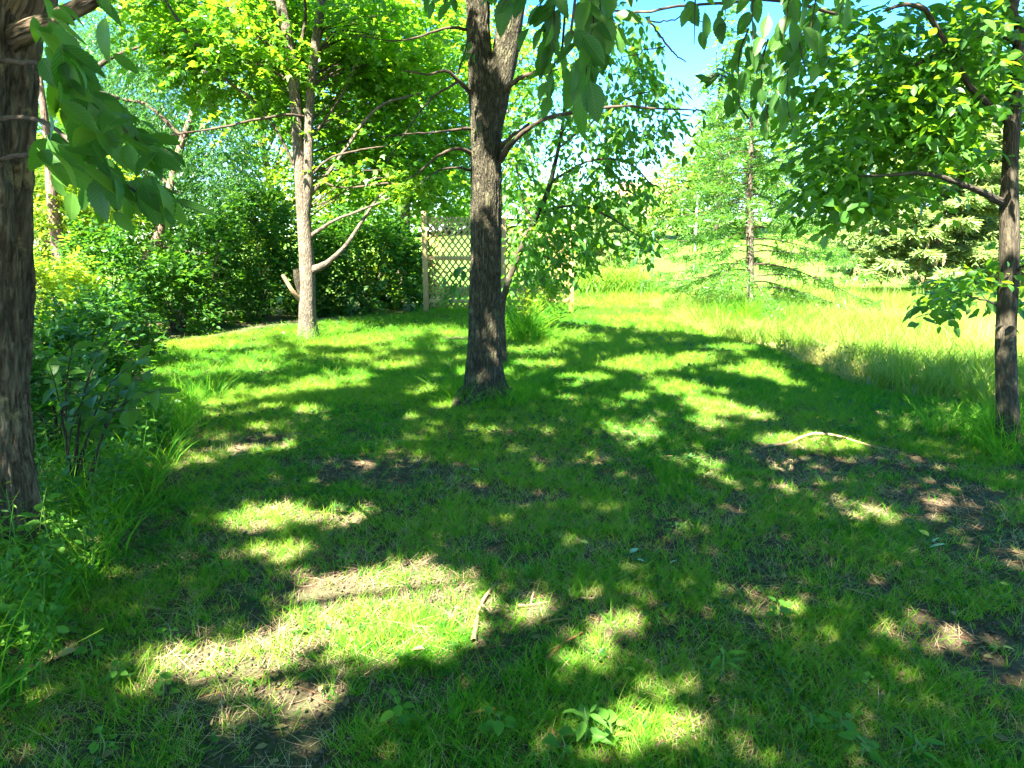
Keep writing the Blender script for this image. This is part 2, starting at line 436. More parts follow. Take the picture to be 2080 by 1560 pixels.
tag(ground, kind="structure")

# pond glimpsed beyond the trellis
wm, nt, out = new_mat("pond_water")
p = N(nt, "ShaderNodeBsdfPrincipled", Roughness=0.08); p.inputs["Base Color"].default_value = (0.03, 0.06, 0.08, 1)
nz = N(nt, "ShaderNodeTexNoise", Scale=2.0, Detail=3.0); bp = N(nt, "ShaderNodeBump", Strength=0.05, Distance=0.05)
nt.links.new(nz.outputs[0], bp.inputs["Height"]); nt.links.new(bp.outputs[0], p.inputs["Normal"]); nt.links.new(p.outputs[0], out.inputs[0])
th = np.linspace(0, 2 * math.pi, 40, endpoint=False)
pr = 1 + 0.12 * np.sin(3 * th + 1) + 0.08 * np.sin(5 * th)
pv = np.stack([-6 + 12 * np.cos(th) * pr, 84 + 12 * np.sin(th) * pr, np.zeros(40)], -1)
pz = ground_z(pv[:, 0], pv[:, 1]).max() + 0.02
pv[:, 2] = pz
pv = np.vstack([pv, [[-6, 84, pz]]])
tag(link("pond", mesh_from("pond", pv, None, [(i, (i + 1) % 40, 40) for i in range(40)], wm)), kind="structure")

# ------------------------------------------------------------------ sun patches made by leaving leaves out of the crowns (world ellipses on the ground)
SPOTS = [(810, 1290, 180, 70), (850, 1190, 150, 55), (720, 1250, 165, 100), (905, 1235, 125, 85), (470, 1335, 175, 62), (620, 1425, 130, 45), (560, 1055, 110, 36), (700, 1050, 62, 28), (560, 1120, 95, 26),
         (1215, 1500, 70, 45), (1080, 1240, 55, 32), (1230, 1325, 72, 52), (1265, 1262, 55, 34), (1150, 1330, 60, 25), (1330, 1480, 110, 70), (1520, 1520, 70, 45), (1350, 1405, 45, 35),
         (1790, 1042, 48, 20), (1430, 950, 55, 22), (1600, 945, 45, 12), (1590, 1000, 35, 12), (1650, 900, 110, 20), (1640, 1295, 28, 18), (1750, 1415, 30, 22), (1580, 1245, 40, 24), (1450, 1372, 30, 24),
         (835, 850, 28, 12), (705, 915, 45, 18), (755, 945, 28, 10), (640, 785, 85, 16), (545, 805, 24, 12), (640, 835, 45, 10), (740, 770, 36, 12), (390, 805, 45, 10), (590, 910, 22, 10), (465, 890, 14, 8), (760, 912, 22, 8),
         (1000, 875, 20, 10), (800, 745, 60, 9), (720, 692, 130, 17), (420, 703, 150, 10), (480, 750, 40, 6), (940, 682, 60, 8), (860, 668, 120, 10),
         (1245, 872, 32, 15), (1312, 882, 45, 18), (1280, 912, 28, 10), (1445, 828, 65, 26), (1440, 860, 45, 16), (1535, 846, 45, 13), (1850, 842, 70, 16), (1950, 842, 36, 12),
         (1380, 790, 70, 22), (1550, 762, 70, 16), (1610, 782, 44, 10), (1300, 742, 130, 22), (1200, 768, 65, 8), (1100, 742, 80, 8), (1120, 716, 95, 10), (1190, 693, 90, 10), (1410, 735, 70, 12), (1290, 702, 60, 8), (1480, 712, 60, 8),
         (190, 1100, 30, 40), (110, 1340, 40, 26), (25, 1450, 40, 40), (1290, 810, 40, 8), (540, 870, 24, 8), (860, 800, 22, 6), (330, 760, 60, 8), (1700, 820, 40, 8), (1990, 870, 30, 8), (2060, 1125, 20, 10),
         (1170, 1215, 40, 12), (300, 690, 120, 8), (250, 1180, 22, 12), (800, 1490, 40, 22), (1010, 1060, 26, 10), (1160, 1100, 30, 10), (960, 1335, 26, 12)]
ELL = []
for u, v, ru, rv in SPOTS:
    c = gp(u, v); a = gp(u, v - rv); b = gp(u, v + rv); e = gp(u + ru, v)
    ELL.append((c[0], 0.5 * (a[1] + b[1]), abs(e[0] - c[0]), 0.5 * abs(a[1] - b[1])))
ELL = np.array(ELL)
OPEN_EDGE = np.array([[-30, 16.6], [-3.4, 15.8], [0.6, 15.2], [1.3, 13.6], [2.6, 12.6], [3.8, 11.4], [4.6, 9.6], [5.2, 8.6], [6.6, 8.0], [14, 7.6], [40, 7], [40, 300], [-30, 300]])

def to_ground(P):
    k = P[:, 2] / SUN[2]
    return P[:, 0] - SUN[0] * k, P[:, 1] - SUN[1] * k

def sunny(P, grow=1.0):
    x, y = to_ground(P)
    wob = 0.35 + 0.75 * fbm(x * 4.5, y * 4.5, 7.0, 2) + 0.55 * fbm(x * 15, y * 15, 3.0, 2)
    far_ = sstep(5.0, 8.0, y)
    wob = wob - .16 * far_ + 1.0 * far_ * (fbm(x * 8.0, y * 8.0, 13.0, 2) - .5)
    r = in_poly(x, y, OPEN_EDGE)
    fleck = vnoise(x * 3.1 + 9, y * 3.1 + 4, 2.0) * .65 + vnoise(x * 8 + 2, y * 8, 5.0) * .35
    r |= fleck > (.80 - .16 * far_)
    for cx, cy, rx, ry in ELL:
        r |= ((x - cx) / (rx * grow)) ** 2 + ((y - cy) / (ry * grow)) ** 2 < wob
    return r

# ------------------------------------------------------------------ foliage builders
TPL = {
    'leaf': (np.array([(0, 0, 0), (0.32, -0.27, 0.05), (0.68, -0.21, 0.03), (1, 0, -0.06), (0.68, 0.21, 0.03), (0.32, 0.27, 0.05)]), [(0, 1, 2, 3), (0, 3, 4, 5)]),
    'dia': (np.array([(0, 0, 0), (0.42, -0.30, 0.05), (1, 0, -0.05), (0.42, 0.30, 0.05)]), [(0, 1, 2, 3)]),
    'slim': (np.array([(0, 0, 0), (0.4, -0.11, 0.02), (1, 0, -0.08), (0.4, 0.11, 0.02)]), [(0, 1, 2, 3)]),
    'maple': (np.array([(0, 0, 0), (0.1, -0.30, .03), (0.42, -0.52, 0.0), (0.45, -0.2, .05), (1, 0, -0.08), (0.45, 0.2, .05), (0.42, 0.52, 0.0), (0.1, 0.30, .03)]), [(0, 1, 2, 3), (0, 3, 4, 5), (0, 5, 6, 7)]),
    'needle': (np.array([(0, -0.05, 0), (0.9, -0.10, 0), (1, 0.0, -0.04), (0.1, 0.10, 0.02)]), [(0, 1, 2, 3)]),
}

class Leaves:
    def __init__(s): s.P, s.T, s.N, s.S, s.R = [], [], [], [], []
    def add(s, P, T, Nn, S, R=None):
        n = len(P)
        s.P.append(P); s.T.append(norm(T)); s.N.append(Nn); s.S.append(np.broadcast_to(S, (n,)).astype(float))
        s.R.append(rng.random(n) if R is None else R)
    def arrays(s):
        return [np.concatenate(a) for a in (s.P, s.T, s.N, s.S, s.R)]

def leaf_mesh(name, arr, tpl, mat, base):
    P, T, Nn, S, R = arr
    tv, tf = TPL[tpl]
    B = norm(np.cross(Nn, T)); Nn = np.cross(T, B)
    V = P[:, None, :] + S[:, None, None] * (T[:, None, :] * tv[None, :, 0, None] + B[:, None, :] * tv[None, :, 1, None] + Nn[:, None, :] * tv[None, :, 2, None])
    k = len(tv)
    f = np.array(tf)
    Fq = (np.arange(len(P))[:, None, None] * k + f[None]).reshape(-1, 4)
    return mesh_from(name, V.reshape(-1, 3) - np.asarray(base), Fq, None, mat, {"rnd": np.repeat(R, k)}, smooth=False)

def unit(n):
    return norm(rng.normal(size=(n, 3)))

def sprays(lv, C, D, Ln, k, ls, droop=0.35, hang=0.35, flat=0.45, tone=None):
    """leafy twigs from C along D with alternate leaves"""
    n = len(C)
    D = norm(D)
    up = np.array([0, 0, 1.0])
    side = np.cross(D, up + 0.25 * rng.normal(size=(n, 3)))
    side = norm(side)
    R0 = rng.random(n) if tone is None else tone
    for j in range(k):
        t = (j + 0.7) / k
        pos = C + D * (Ln * t)[:, None]
        pos[:, 2] -= droop * Ln * t * t
        sg = 1 if j % 2 else -1
        if j == k - 1:
            T = D + 0.2 * rng.normal(size=(n, 3))
        else:
            T = 0.55 * D + sg * 0.8 * side + 0.28 * rng.normal(size=(n, 3))
        T = norm(T); T[:, 2] -= hang * (0.5 + rng.random(n))
        Nn = up + flat * rng.normal(size=(n, 3))
        lv.add(pos, T, Nn, ls * (0.5 + 0.75 * rng.random(n)), np.clip(0.6 * R0 + 0.4 * rng.random(n), 0, 1))

DENS = 1.8
def blob_sprays(lv, blobs, ls, k=9, ln=0.45, droop=0.35, hang=0.35, shell=0.5, flat=0.45):
    """blobs: (cx,cy,cz, rx,ry,rz, n_sprays)"""
    pts = []
    for cx, cy, cz, rx, ry, rz, n in blobs:
        n = int(n * DENS)
        # clumps inside the blob so gaps and masses appear
        nc = max(3, n // 14)
        cc = unit(nc) * (shell + (1 - shell) * rng.random((nc, 1))) ** 0.6
        pick = rng.integers(0, nc, n)
        q = cc[pick] + 0.19 * rng.normal(size=(n, 3))
        C = np.array([cx, cy, cz]) + q * np.array([rx, ry, rz])
        D = q * np.array([1, 1, 0.4]) + 0.5 * rng.normal(size=(n, 3)); D[:, 2] *= 0.6
        tone = np.clip(rng.random(nc)[pick] * 0.6 + 0.4 * rng.random(n), 0, 1)
        sprays(lv, C, D, ln * (0.6 + 0.8 * rng.random(n)), k, ls, droop, hang, flat, tone)
        pts.append(cc * np.array([rx, ry, rz]) * 0.92 + np.array([cx, cy, cz]))
    return np.vstack(pts)

def twigs(bd, roots, ends, r0=0.02, r1=0.005, bend=0.25, seg=5):
    for a, b in zip(roots, ends):
        mid = 0.5 * (a + b) + rng.normal(size=3) * bend * np.linalg.norm(b - a) * 0.3
        mid[2] += 0.12 * np.linalg.norm(b - a)
        P = catmull([a, mid, b], 7)
        bd.tube(P, np.linspace(r0, r1, 7), seg)

def px_path(pts, n=40, extra=()):
    """pts: (u, v, Y, width px) -> path + radii"""
    P = [at(u, v, Y) for u, v, Y, w in pts] + [np.array(e[:3], float) for e in extra]
    R = [0.5 * w / F_PX * math.hypot(Y, 0.2) for u, v, Y, w in pts] + [e[3] for e in extra]
    PP = catmull(P, n)
    RR = np.interp(np.linspace(0, len(P) - 1, n), np.arange(len(P)), R)
    return PP, RR

def on_ground(p, dz=-0.05):
    p = np.array(p, float); p[2] = float(ground_z(p[0], p[1])) + dz
    return p

def branch(tree, base, pts, mat, n=18, seg=8, name='branch', extra=()):
    P, R = px_path(pts, n, extra)
    P = P + np.cumsum(rng.normal(size=P.shape), 0) * 0.004
    b = Build(); b.tube(P, R, seg, rough=0.12, seed=rng.random() * 9)
    b.obj(name, mat, tree, base)
    return P, R

# detailed leaf meshes, shared by every leaf near enough to be told apart
def serrated_leaf(name, wid, curl, fold, mat, teeth=9, skew=0.85):
    ts = np.linspace(0, 1, teeth * 2 + 1)
    def half(t): return wid * np.sin(math.pi * t ** skew) ** 0.85
    V, uvs = [], []
    mid_n = 7
    for i in range(mid_n):
        t = i / (mid_n - 1); V.append((t, 0, -curl * t * t)); uvs.append((t, 0, 0))
    eL, eR = [], []
    for i, t in enumerate(ts[1:-1]):
        w = half(t) * (1.0 if i % 2 else 0.90)
        tt = t + (0.012 if i % 2 else -0.006)
        for sg, lst in ((1, eL), (-1, eR)):
            lst.append(len(V)); V.append((tt, sg * w, -curl * t * t + fold * w)); uvs.append((t, sg * w, 0))
    tris = []
    for lst, sg in ((eL, 1), (eR, -1)):
        m = 0
        chain = [0] + lst + [mid_n - 1]
        for a, b_ in zip(chain[:-1], chain[1:]):
            tb = V[b_][0]
            while m < mid_n - 1 and (m + 0.5) / (mid_n - 1) < 0.5 * (V[a][0] + tb):
                if a not in (m, m + 1):
                    tris.append((m, m + 1, a) if sg > 0 else (m + 1, m, a))
                m += 1
            if len({m, b_, a}) == 3:
                tris.append((m, b_, a) if sg > 0 else (b_, m, a))
    # leaf stalk
    k = len(V)
    V += [(-0.12, 0.008, 0), (-0.12, -0.008, 0), (0.0, 0.012, 0.004), (0.0, -0.012, 0.004)]
    uvs += [(0, 0, 0)] * 4
    tris += [(k, k + 1, k + 3), (k, k + 3, k + 2)]
    return mesh_from(name, V, None, tris, mat, {"luv": uvs}, smooth=True)

LEAF = {
    'elm': [serrated_leaf("elm_leaf", w, c, f, M['elm']) for w, c, f in ((0.25, 0.14, 0.35), (0.28, 0.34, 0.15), (0.21, 0.04, 0.55), (0.24, 0.45, 0.30), (0.30, 0.22, 0.45), (0.23, -0.10, 0.25))],
    'weed': [serrated_leaf("weed_leaf", w, c, f, M['weed'], 5, 0.75) for w, c, f in ((0.30, 0.15, 0.25), (0.34, 0.25, 0.15))],
    'narrow': [serrated_leaf("narrow_leaf", w, c, f, M['weed'], 4, 0.8) for w, c, f in ((0.13, 0.3, 0.3), (0.17, 0.15, 0.4))],
    'clover': [serrated_leaf("round_leaf", w, c, f, M['weed'], 3, 0.5) for w, c, f in ((0.42, 0.1, 0.3), (0.48, 0.2, 0.2))],
    'heart': [serrated_leaf("heart_leaf", 0.44, 0.12, 0.15, M['weed'], 6, 0.55)],
}

def frame_euler(T, Nn):
    T = Vector(T).normalized(); B = Vector(Nn).cross(T).normalized(); Z = T.cross(B)
    return Matrix(((T.x, B.x, Z.x), (T.y, B.y, Z.y), (T.z, B.z, Z.z))).to_euler()

def place_leaves(arr, tree, base, kind='elm', sel=None):
    P, T, Nn, S, R = arr
    ids = range(len(P)) if sel is None else sel
    for i in ids:
        me = LEAF[kind][int(rng.integers(0, len(LEAF[kind])))]
        link('leaf', me, tree, Vector(P[i] - base), frame_euler(T[i], Nn[i]), (S[i],) * 3)

def split_near(arr, limit=300, keep=None):
    """ids of the leaves that show largest in the picture, and the rest"""
    P, S = arr[0], arr[3]
    d = P - np.array([0, 0, CAM_H])
    fy = d[:, 1] * CP - d[:, 2] * SP
    uy = d[:, 1] * SP + d[:, 2] * CP
    ok = (fy > 0.3) & (np.abs(d[:, 0] / np.maximum(fy, .1)) < 0.75) & (np.abs(uy / np.maximum(fy, .1)) < 0.56)
    score = np.where(ok, S / np.maximum(fy, 0.3), 0)
    o = np.argsort(-score)
    o_near = [i for i in o[:limit] if score[i] > 0]
    m = np.ones(len(P), bool); m[o_near] = False
    return o_near, np.where(m)[0]

def sub(arr, ids):
    return [a[ids] for a in arr]

def overhead(lv, blobs, ls, clear=0.35):
    """crown above the view: leafy twigs, spread for shade and left open for set sun patches"""
    t = Leaves()
    blobs = [tuple(q[:6]) + (q[6] / DENS * 2.2,) for q in blobs]
    blob_sprays(t, blobs, ls, k=9, ln=0.8, droop=0.25, hang=0.2, shell=0.05, flat=0.5)
    arr = t.arrays()
    P = arr[0]
    lit_leaf = np.zeros(len(P), bool)
    for q, r, pr in SUN_TARGETS:
        d = P - np.asarray(q)
        k = d @ SUN
        off = np.linalg.norm(d - k[:, None] * SUN, axis=1)
        lit_leaf |= (k > 0) & (off < r) & (rng.random(len(P)) < pr)
    ok = ~lit_leaf & (P[:, 2] > 1.9 + clear + 0.335 * np.maximum(P[:, 1], 0)) & ~sunny(P)
    lv.add(*sub(arr, ok))

# gaps cut in the crowns so sun reaches trellis, thicket, pale trunk, slender tree
SUN_TARGETS = [((-1.0, 16.0, .8), 1.0, .95), ((-1.4, 16.0, 1.5), 1.0, .95), ((-.6, 16.0, 1.4), 1.0, .95), ((.6, 16.0, .8), .8, .8), ((-2.3, 4.4, .9), .4, .6), ((-3.2, 6.2, 1.0), .7, .6), ((-4.4, 8.6, 1.2), .8, .6), ((-5.6, 11.0, 1.6), .9, .5)] + [((-3.45, 12.0, z), .5, .93) for z in (.4, 1.0, 1.5, 2.0, 2.6, 3.4, 4.2)] + [((-2.9, 12.0, 1.5), .4, .6), ((-2.4, 12, 2.1), .4, .5), ((3.3, 5.1, 2.9), 1.2, .45), ((2.6, 5.1, 2.6), .9, .4)]

def carve(lv_arr):
    return sub(lv_arr, ~sunny(lv_arr[0]))

# =================================================================== TREES
# ---------- tree at the left edge
base = on_ground(at(-28, 1165, 3.45))
left_tree = thing('rugged_tree', base, "thick rugged trunk with flaky brown bark cut by the left edge", "tree")
def flareL(th, arc): return 1 + 0.55 * np.exp(-arc / 0.28) * (0.8 + 0.35 * np.sin(3 * th + 1)) + 0.05 * np.sin(7 * th + arc * 3)
Yl = 3.45
P, R = px_path([(-28, 1180, Yl, 250), (-40, 1000, Yl, 236), (-50, 850, Yl, 234), (-54, 700, Yl, 234), (-52, 480, Yl, 232), (-50, 300, Yl, 234), (-46, 160, Yl, 240), (-34, 0, Yl, 238), (-26, -120, Yl, 230)], 260, [(-2.65, 3.6, 4.2, .24), (-2.6, 3.9, 6.2, .12)])
R = R * .80
b = Build(); b.tube(P, R, 150, rough=0.09, mod=flareL, seed=2.0, furrow=.022); b.obj('trunk', M['bark_left'], left_tree, base)
branch(left_tree, base, [(-30, 110, 3.45, 60), (60, 62, 3.35, 40), (120, 36, 3.3, 34), (165, 8, 3.2, 30), (260, -50, 3.1, 26)], M['bark_left'], 16, 10)
branch(left_tree, base, [(-20, 330, 3.4, 11), (60, 318, 3.15, 10), (130, 330, 2.9, 9), (230, 372, 2.6, 9), (350, 430, 2.45, 5)], M['twig'], 16, 7)
branch(left_tree, base, [(-20, 120, 3.4, 11), (60, 125, 3.15, 10), (140, 150, 2.9, 10), (230, 240, 2.6, 8), (340, 330, 2.5, 5)], M['twig'], 16, 7)
branch(left_tree, base, [(-20, 240, 3.4, 10), (60, 250, 3.1, 9), (110, 270, 2.9, 9), (180, 330, 2.5, 8), (300, 410, 2.4, 4)], M['twig'], 16, 7)
lv = Leaves()
C, D = [], []
for path, n in ((((95, 20), (110, 90), (130, 170)), 30), (((200, 20), (215, 60), (235, 110)), 4), (((100, 110), (160, 200), (250, 260), (320, 330)), 62), (((90, 270), (170, 330), (250, 390), (350, 400)), 64), (((100, 220), (200, 280), (300, 300)), 30), (((90, 310), (140, 380), (230, 430)), 16)):
    pts = np.array(path, float)
    for i in range(n):
        t = rng.random() * (len(pts) - 1); a = int(t); f = t - a
        u, v = pts[a] * (1 - f) + pts[min(a + 1, len(pts) - 1)] * f
        y = 2.25 + 0.7 * rng.random()
        pt = at(u + rng.normal() * 16, v + rng.normal() * 16 - 15, y)
        T = np.array([0.55 + 0.5 * rng.normal(), 0.3 * rng.normal(), -0.75 + 0.3 * rng.normal()])
        Nn = np.array([0.45 * rng.normal() + 0.3, -0.55 + 0.35 * rng.normal(), 0.75])
        lv.add(pt[None], T[None], Nn[None], 0.06 + 0.095 * rng.random())
arr = lv.arrays()
place_leaves(arr, left_tree, base)
lv = Leaves()
overhead(lv, [(-2.8, 3.0, 6.3, 3.6, 3.4, 2.0, 1150), (-5.4, 4.5, 6.4, 2.8, 3.2, 2.0, 700)], 0.15)
c = link('crown', leaf_mesh('crown', lv.arrays(), 'dia', M['canopy'], base), left_tree); c['kind'] = 'stuff'

# ---------- twin stemmed tree
base = on_ground(gp(625, 692))
twin = thing('twin_stem_tree', base, "pale barked tree with two upright stems in front of the dark shrubs", "tree")
Y = base[1]
def flareT(th, arc): return 1 + 0.45 * np.exp(-arc / 0.25) * (0.8 + 0.3 * np.sin(4 * th))
P, R = px_path([(627, 696, Y, 36), (625, 640, Y, 32), (624, 560, Y, 31), (619, 470, Y, 28), (612, 380, Y, 24), (606, 300, Y, 22), (600, 200, Y, 22), (590, 110, Y, 20), (570, 0, Y, 18), (556, -80, Y, 18)], 70, [(-4.6, Y + .3, 8.2, .05)])
b = Build(); b.tube(P, R, 24, rough=0.10, mod=flareT, seed=5.0); b.obj('trunk', M['bark_pale'], twin, base)
P2, R2 = px_path([(619, 460, Y, 16), (626, 380, Y - .05, 19), (627, 300, Y - .05, 18), (629, 215, Y, 17), (639, 110, Y, 17), (654, 0, Y, 16), (668, -90, Y, 14)], 50, [(-2.9, Y, 8.0, .03)])
b = Build(); b.tube(P2, R2, 18, rough=0.08, seed=3.0); b.obj('trunk', M['bark_pale'], twin, base)
for pts in ([(632, 548, Y, 20), (662, 536, Y - .1, 12), (700, 500, Y - .2, 8), (735, 450, Y - .2, 7), (760, 410, Y - .2, 5), (800, 375, Y, 4)],
            [(632, 478, Y, 9), (680, 447, Y - .2, 6), (730, 430, Y - .3, 5), (790, 405, Y - .3, 3)],
            [(628, 398, Y, 11), (660, 360, Y, 8), (705, 300, Y, 7), (745, 245, Y, 6), (785, 212, Y, 5), (860, 190, Y, 4)],
            [(626, 362, Y, 6), (670, 322, Y - .2, 4), (740, 302, Y - .2, 3), (800, 297, Y - .2, 2)],
            [(622, 238, Y, 6), (585, 235, Y - .3, 5), (520, 245, Y - .6, 5), (440, 262, Y - .8, 4), (350, 275, Y - .9, 4), (210, 296, Y - 1, 3)],
            [(596, 335, Y, 6), (570, 280, Y, 5), (520, 210, Y, 5), (460, 165, Y, 5), (400, 95, Y, 6), (350, 30, Y, 6), (325, -20, Y, 6)],
            [(640, 270, Y, 5), (690, 200, Y, 4), (720, 130, Y, 3)],
            [(612, 90, Y, 7), (618, 20, Y, 6), (612, -50, Y, 5)],
            [(636, 362, Y, 4), (700, 380, Y, 4), (790, 372, Y, 4), (850, 380, Y, 3)],
            [(655, 90, Y, 4), (690, 60, Y, 3), (770, 70, Y, 2)]):
    branch(twin, base, pts, M['bark_pale'] if pts[0][3] > 8 else M['twig'], 20, 7)
branch(twin, base, [(612, 612, Y, 11), (595, 588, Y - .15, 9), (576, 556, Y - .2, 8)], M['stick'], 8, 7, 'broken_branch')
branch(twin, base, [(612, 596, Y, 14), (604, 570, Y - .05, 14), (600, 548, Y - .05, 12)], M['bark_mid'], 6, 9, 'broken_stub')
lv = Leaves()
def pb(u, v, ru, rv, Y, ry, n):
    c_ = at(u, v, Y); return (c_[0], c_[1], c_[2], ru / F_PX * Y, ry, rv / F_PX * Y, n)
pts = blob_sprays(lv, [pb(480, 60, 130, 110, Y + .5, 1.2, 240), pb(720, 60, 150, 110, Y + 1, 1.4, 330), pb(860, 130, 110, 120, Y + 1.5, 1.2, 260), pb(760, 330, 110, 60, Y + .6, .8, 110), pb(840, 300, 90, 80, Y + 2, 1.0, 170), pb(520, 150, 90, 90, Y + .3, 1.0, 120), pb(690, 200, 80, 90, Y + 1.2, 1, 140), pb(640, 20, 120, 90, Y + 1.6, 1, 200), pb(850, 380, 80, 30, Y + .5, .6, 60), pb(370, 40, 100, 70, Y + 1, 1.2, 150), pb(290, 0, 100, 50, Y + 1.5, 1.2, 110), pb(410, 150, 60, 50, Y + 1, .8, 50)], 0.115, k=9, ln=0.42, shell=0.2)
b = Build()
allP = np.vstack([P, P2])
roots = [allP[np.argmin(np.linalg.norm(allP - q, axis=1) + 0.6 * np.abs(allP[:, 2] - q[2] + 0.5))] for q in pts[::3]]
twigs(b, roots, pts[::3], 0.012, 0.004)
b.obj('twigs', M['twig'], twin, base)
overhead(lv, [(-3.0, 12.5, 8.2, 4.6, 3.2, 2.2, 900), (-6.4, 11.0, 7.6, 3.6, 2.8, 1.8, 520)], 0.15)  # second mass is out of view, added to shade the thicket shrubs
c = link('crown', leaf_mesh('crown', lv.arrays(), 'maple', M['maple'], base), twin); c['kind'] = 'stuff'

# ---------- forked tree in the middle
base = on_ground(gp(985, 812), -0.08)
base_mid = base.copy()
mid = thing('forked_tree', base, "dark furrowed tree forking high above the middle of the lawn", "tree")
Y = base[1]
def flareM(th, arc):
    lobes = 0.55 + 0.45 * np.sin(3 * th + 2.2) + 0.25 * np.sin(5 * th + 0.5) + .2 * np.sin(8 * th)
    return .93 + np.exp(-arc / 0.15) * (0.25 + 0.50 * lobes) + 0.28 * np.exp(-arc / 0.34) + 0.025 * np.sin(9 * th + arc * 2)
P, R = px_path([(985, 824, Y, 76), (983, 760, Y, 74), (984, 700, Y, 70), (985, 600, Y, 68), (988, 450, Y, 64), (988, 330, Y, 63), (987, 240, Y, 65), (984, 185, Y, 62), (975, 120, Y, 50), (971, 60, Y, 47), (968, -20, Y, 46)], 220, [(-.45, Y, 5.5, .14), (-.8, Y + .4, 8.5, .06)])
b = Build(); b.tube(P, R, 96, rough=0.07, mod=flareM, seed=1.0, furrow=.011); b.obj('trunk', M['bark_mid'], mid, base)
for an, rl, rw in ((3.7, .58, .085), (4.4, .62, .09), (5.6, .42, .07), (.3, .4, .07)):
    d_ = np.array([math.cos(an), math.sin(an), 0]); sd_ = np.array([-d_[1], d_[0], 0]) * rng.normal() * .12
    c0 = base * [1, 1, 0]
    pr_ = [c0 + d_ * .10 + [0, 0, .12], c0 + d_ * .25 + [0, 0, .055], c0 + d_ * (.25 + .55 * (rl - .25)) + sd_ + [0, 0, .012], c0 + d_ * rl + sd_ * 2 + [0, 0, -.05]]
    for q_ in pr_: q_[2] += float(ground_z(q_[0], q_[1]))
    b = Build(); b.tube(catmull(pr_, 16), np.linspace(rw * 1.25, rw * .35, 16), 14, rough=.16, seed=an); b.obj('root', M['bark_mid'], mid, base)
P2, R2 = px_path([(992, 300, Y, 40), (1004, 215, Y - .02, 52), (1014, 165, Y - .02, 52), (1028, 100, Y, 50), (1038, 30, Y, 48), (1052, -60, Y, 46)], 50, [(.35, Y - .2, 6, .12), (.9, Y - .8, 8.5, .05)])
b = Build(); b.tube(P2, R2, 36, rough=0.07, seed=4.0); b.obj('trunk', M['bark_mid'], mid, base)
for pts in ([(1016, 325, Y, 16), (1045, 288, Y - .3, 10), (1085, 258, Y - .5, 9), (1120, 243, Y - .7, 9), (1180, 233, Y - .8, 7), (1270, 222, Y - .9, 5), (1340, 228, Y - 1, 4), (1430, 231, Y - 1, 2)],
            [(1014, 305, Y, 10), (1040, 280, Y - .2, 7), (1075, 262, Y - .1, 6)],
            [(1020, 190, Y, 14), (1045, 162, Y - .3, 10), (1090, 140, Y - .5, 8)],
            [(960, 316, Y, 10), (932, 302, Y - .2, 7), (895, 318, Y - .3, 5), (862, 350, Y - .4, 4), (830, 372, Y - .4, 2)],
            [(958, 192, Y, 10), (930, 165, Y - .2, 7), (905, 150, Y - .3, 6), (870, 156, Y - .4, 4), (820, 152, Y - .4, 3)],
            [(960, 262, Y, 7), (925, 260, Y - .2, 5), (870, 266, Y - .4, 4), (780, 272, Y - .5, 2)],
            [(930, 166, Y - .2, 5), (880, 200, Y - .3, 4), (840, 250, Y - .4, 3), (790, 330, Y - .5, 2)],
            [(958, 345, Y, 6), (930, 340, Y - .2, 4), (890, 348, Y - .3, 3), (855, 375, Y - .4, 2)],
            [(952, 60, Y, 7), (900, 60, Y - .2, 5), (820, 85, Y - .4, 3), (720, 75, Y - .5, 2)],
            [(930, 150, Y - .2, 4), (950, 80, Y - .3, 3), (955, 30, Y - .3, 2)]):
    branch(mid, base, pts, M['twig'], 20, 7)
def hanging(lv, u0, v0, u1, v1, Y, n, ls, spread=14, Yj=0.15):
    """a drooping spray from (u0,v0) to (u1,v1) with two ranks of leaves"""
    a, e = at(u0, v0, Y), at(u1, v1, Y - 0.1)
    bendp = 0.5 * (a + e) + np.array([rng.normal() * .03, 0, .05])
    Pp = catmull([a, bendp, e], 9)
    D = norm((e - a)[None])[0]
    sd = norm(np.cross(D, np.array([0, 1.0, 0.2]))[None])[0]
    for i in range(n):
        t = (i + .6) / n
        q = Pp[min(8, int(t * 8))] + rng.normal(size=3) * np.array([.012, Yj * .4, .012])
        sg = 1 if i % 2 else -1
        T = D * (.55 + .3 * t) + sg * sd * (.75 - .5 * t) + .18 * rng.normal(size=3)
        T[2] -= .45
        Nn = np.array([.45 * rng.normal(), -.8 + .4 * rng.normal(), .55 + .3 * rng.normal()])
        lv.add(q[None], T[None], Nn[None], ls * (.45 + .75 * rng.random()))
    return Pp

lv = Leaves()
arr = None
for u, v in ((960, 85), (970, 110), (950, 540), (948, 550), (940, 565), (945, 585), (942, 575), (950, 600)):   # small shoots on the trunk
    q = at(u, v, Y - .35); pts_ = [x for x in range(5)]
    t = Leaves(); sprays(t, np.repeat(q[None], 1, 0), np.array([[-.6, -.4, .1 + .3 * rng.normal()]]), np.array([.24]), 6, .095, .5, .6)
    arr = t.arrays() if arr is None else [np.concatenate([x, y]) for x, y in zip(arr, t.arrays())]
for u in range(1110, 1440, 16):
    t = Leaves(); q = at(u + 6 * rng.normal(), 236 + 6 * rng.normal(), Y - .8)
    sprays(t, q[None], np.array([[.6 * rng.normal(), -.4, .5 * rng.normal() - .2]]), np.array([.26]), 6, .085, .4, .6)
    arr = [np.concatenate([x, y]) for x, y in zip(arr, t.arrays())]
near, rest = split_near(arr, 300)
place_leaves(arr, mid, base, 'elm', near)
lv = Leaves(); lv.add(*sub(arr, rest)) if len(rest) else None
overhead(lv, [(0.2, 6.8, 7.2, 4.4, 3.8, 2.3, 1150), (-2.6, 8.0, 7.6, 3.2, 2.8, 1.9, 540), (1.2, 4.2, 6.0, 3.0, 2.6, 1.5, 800)], 0.15)
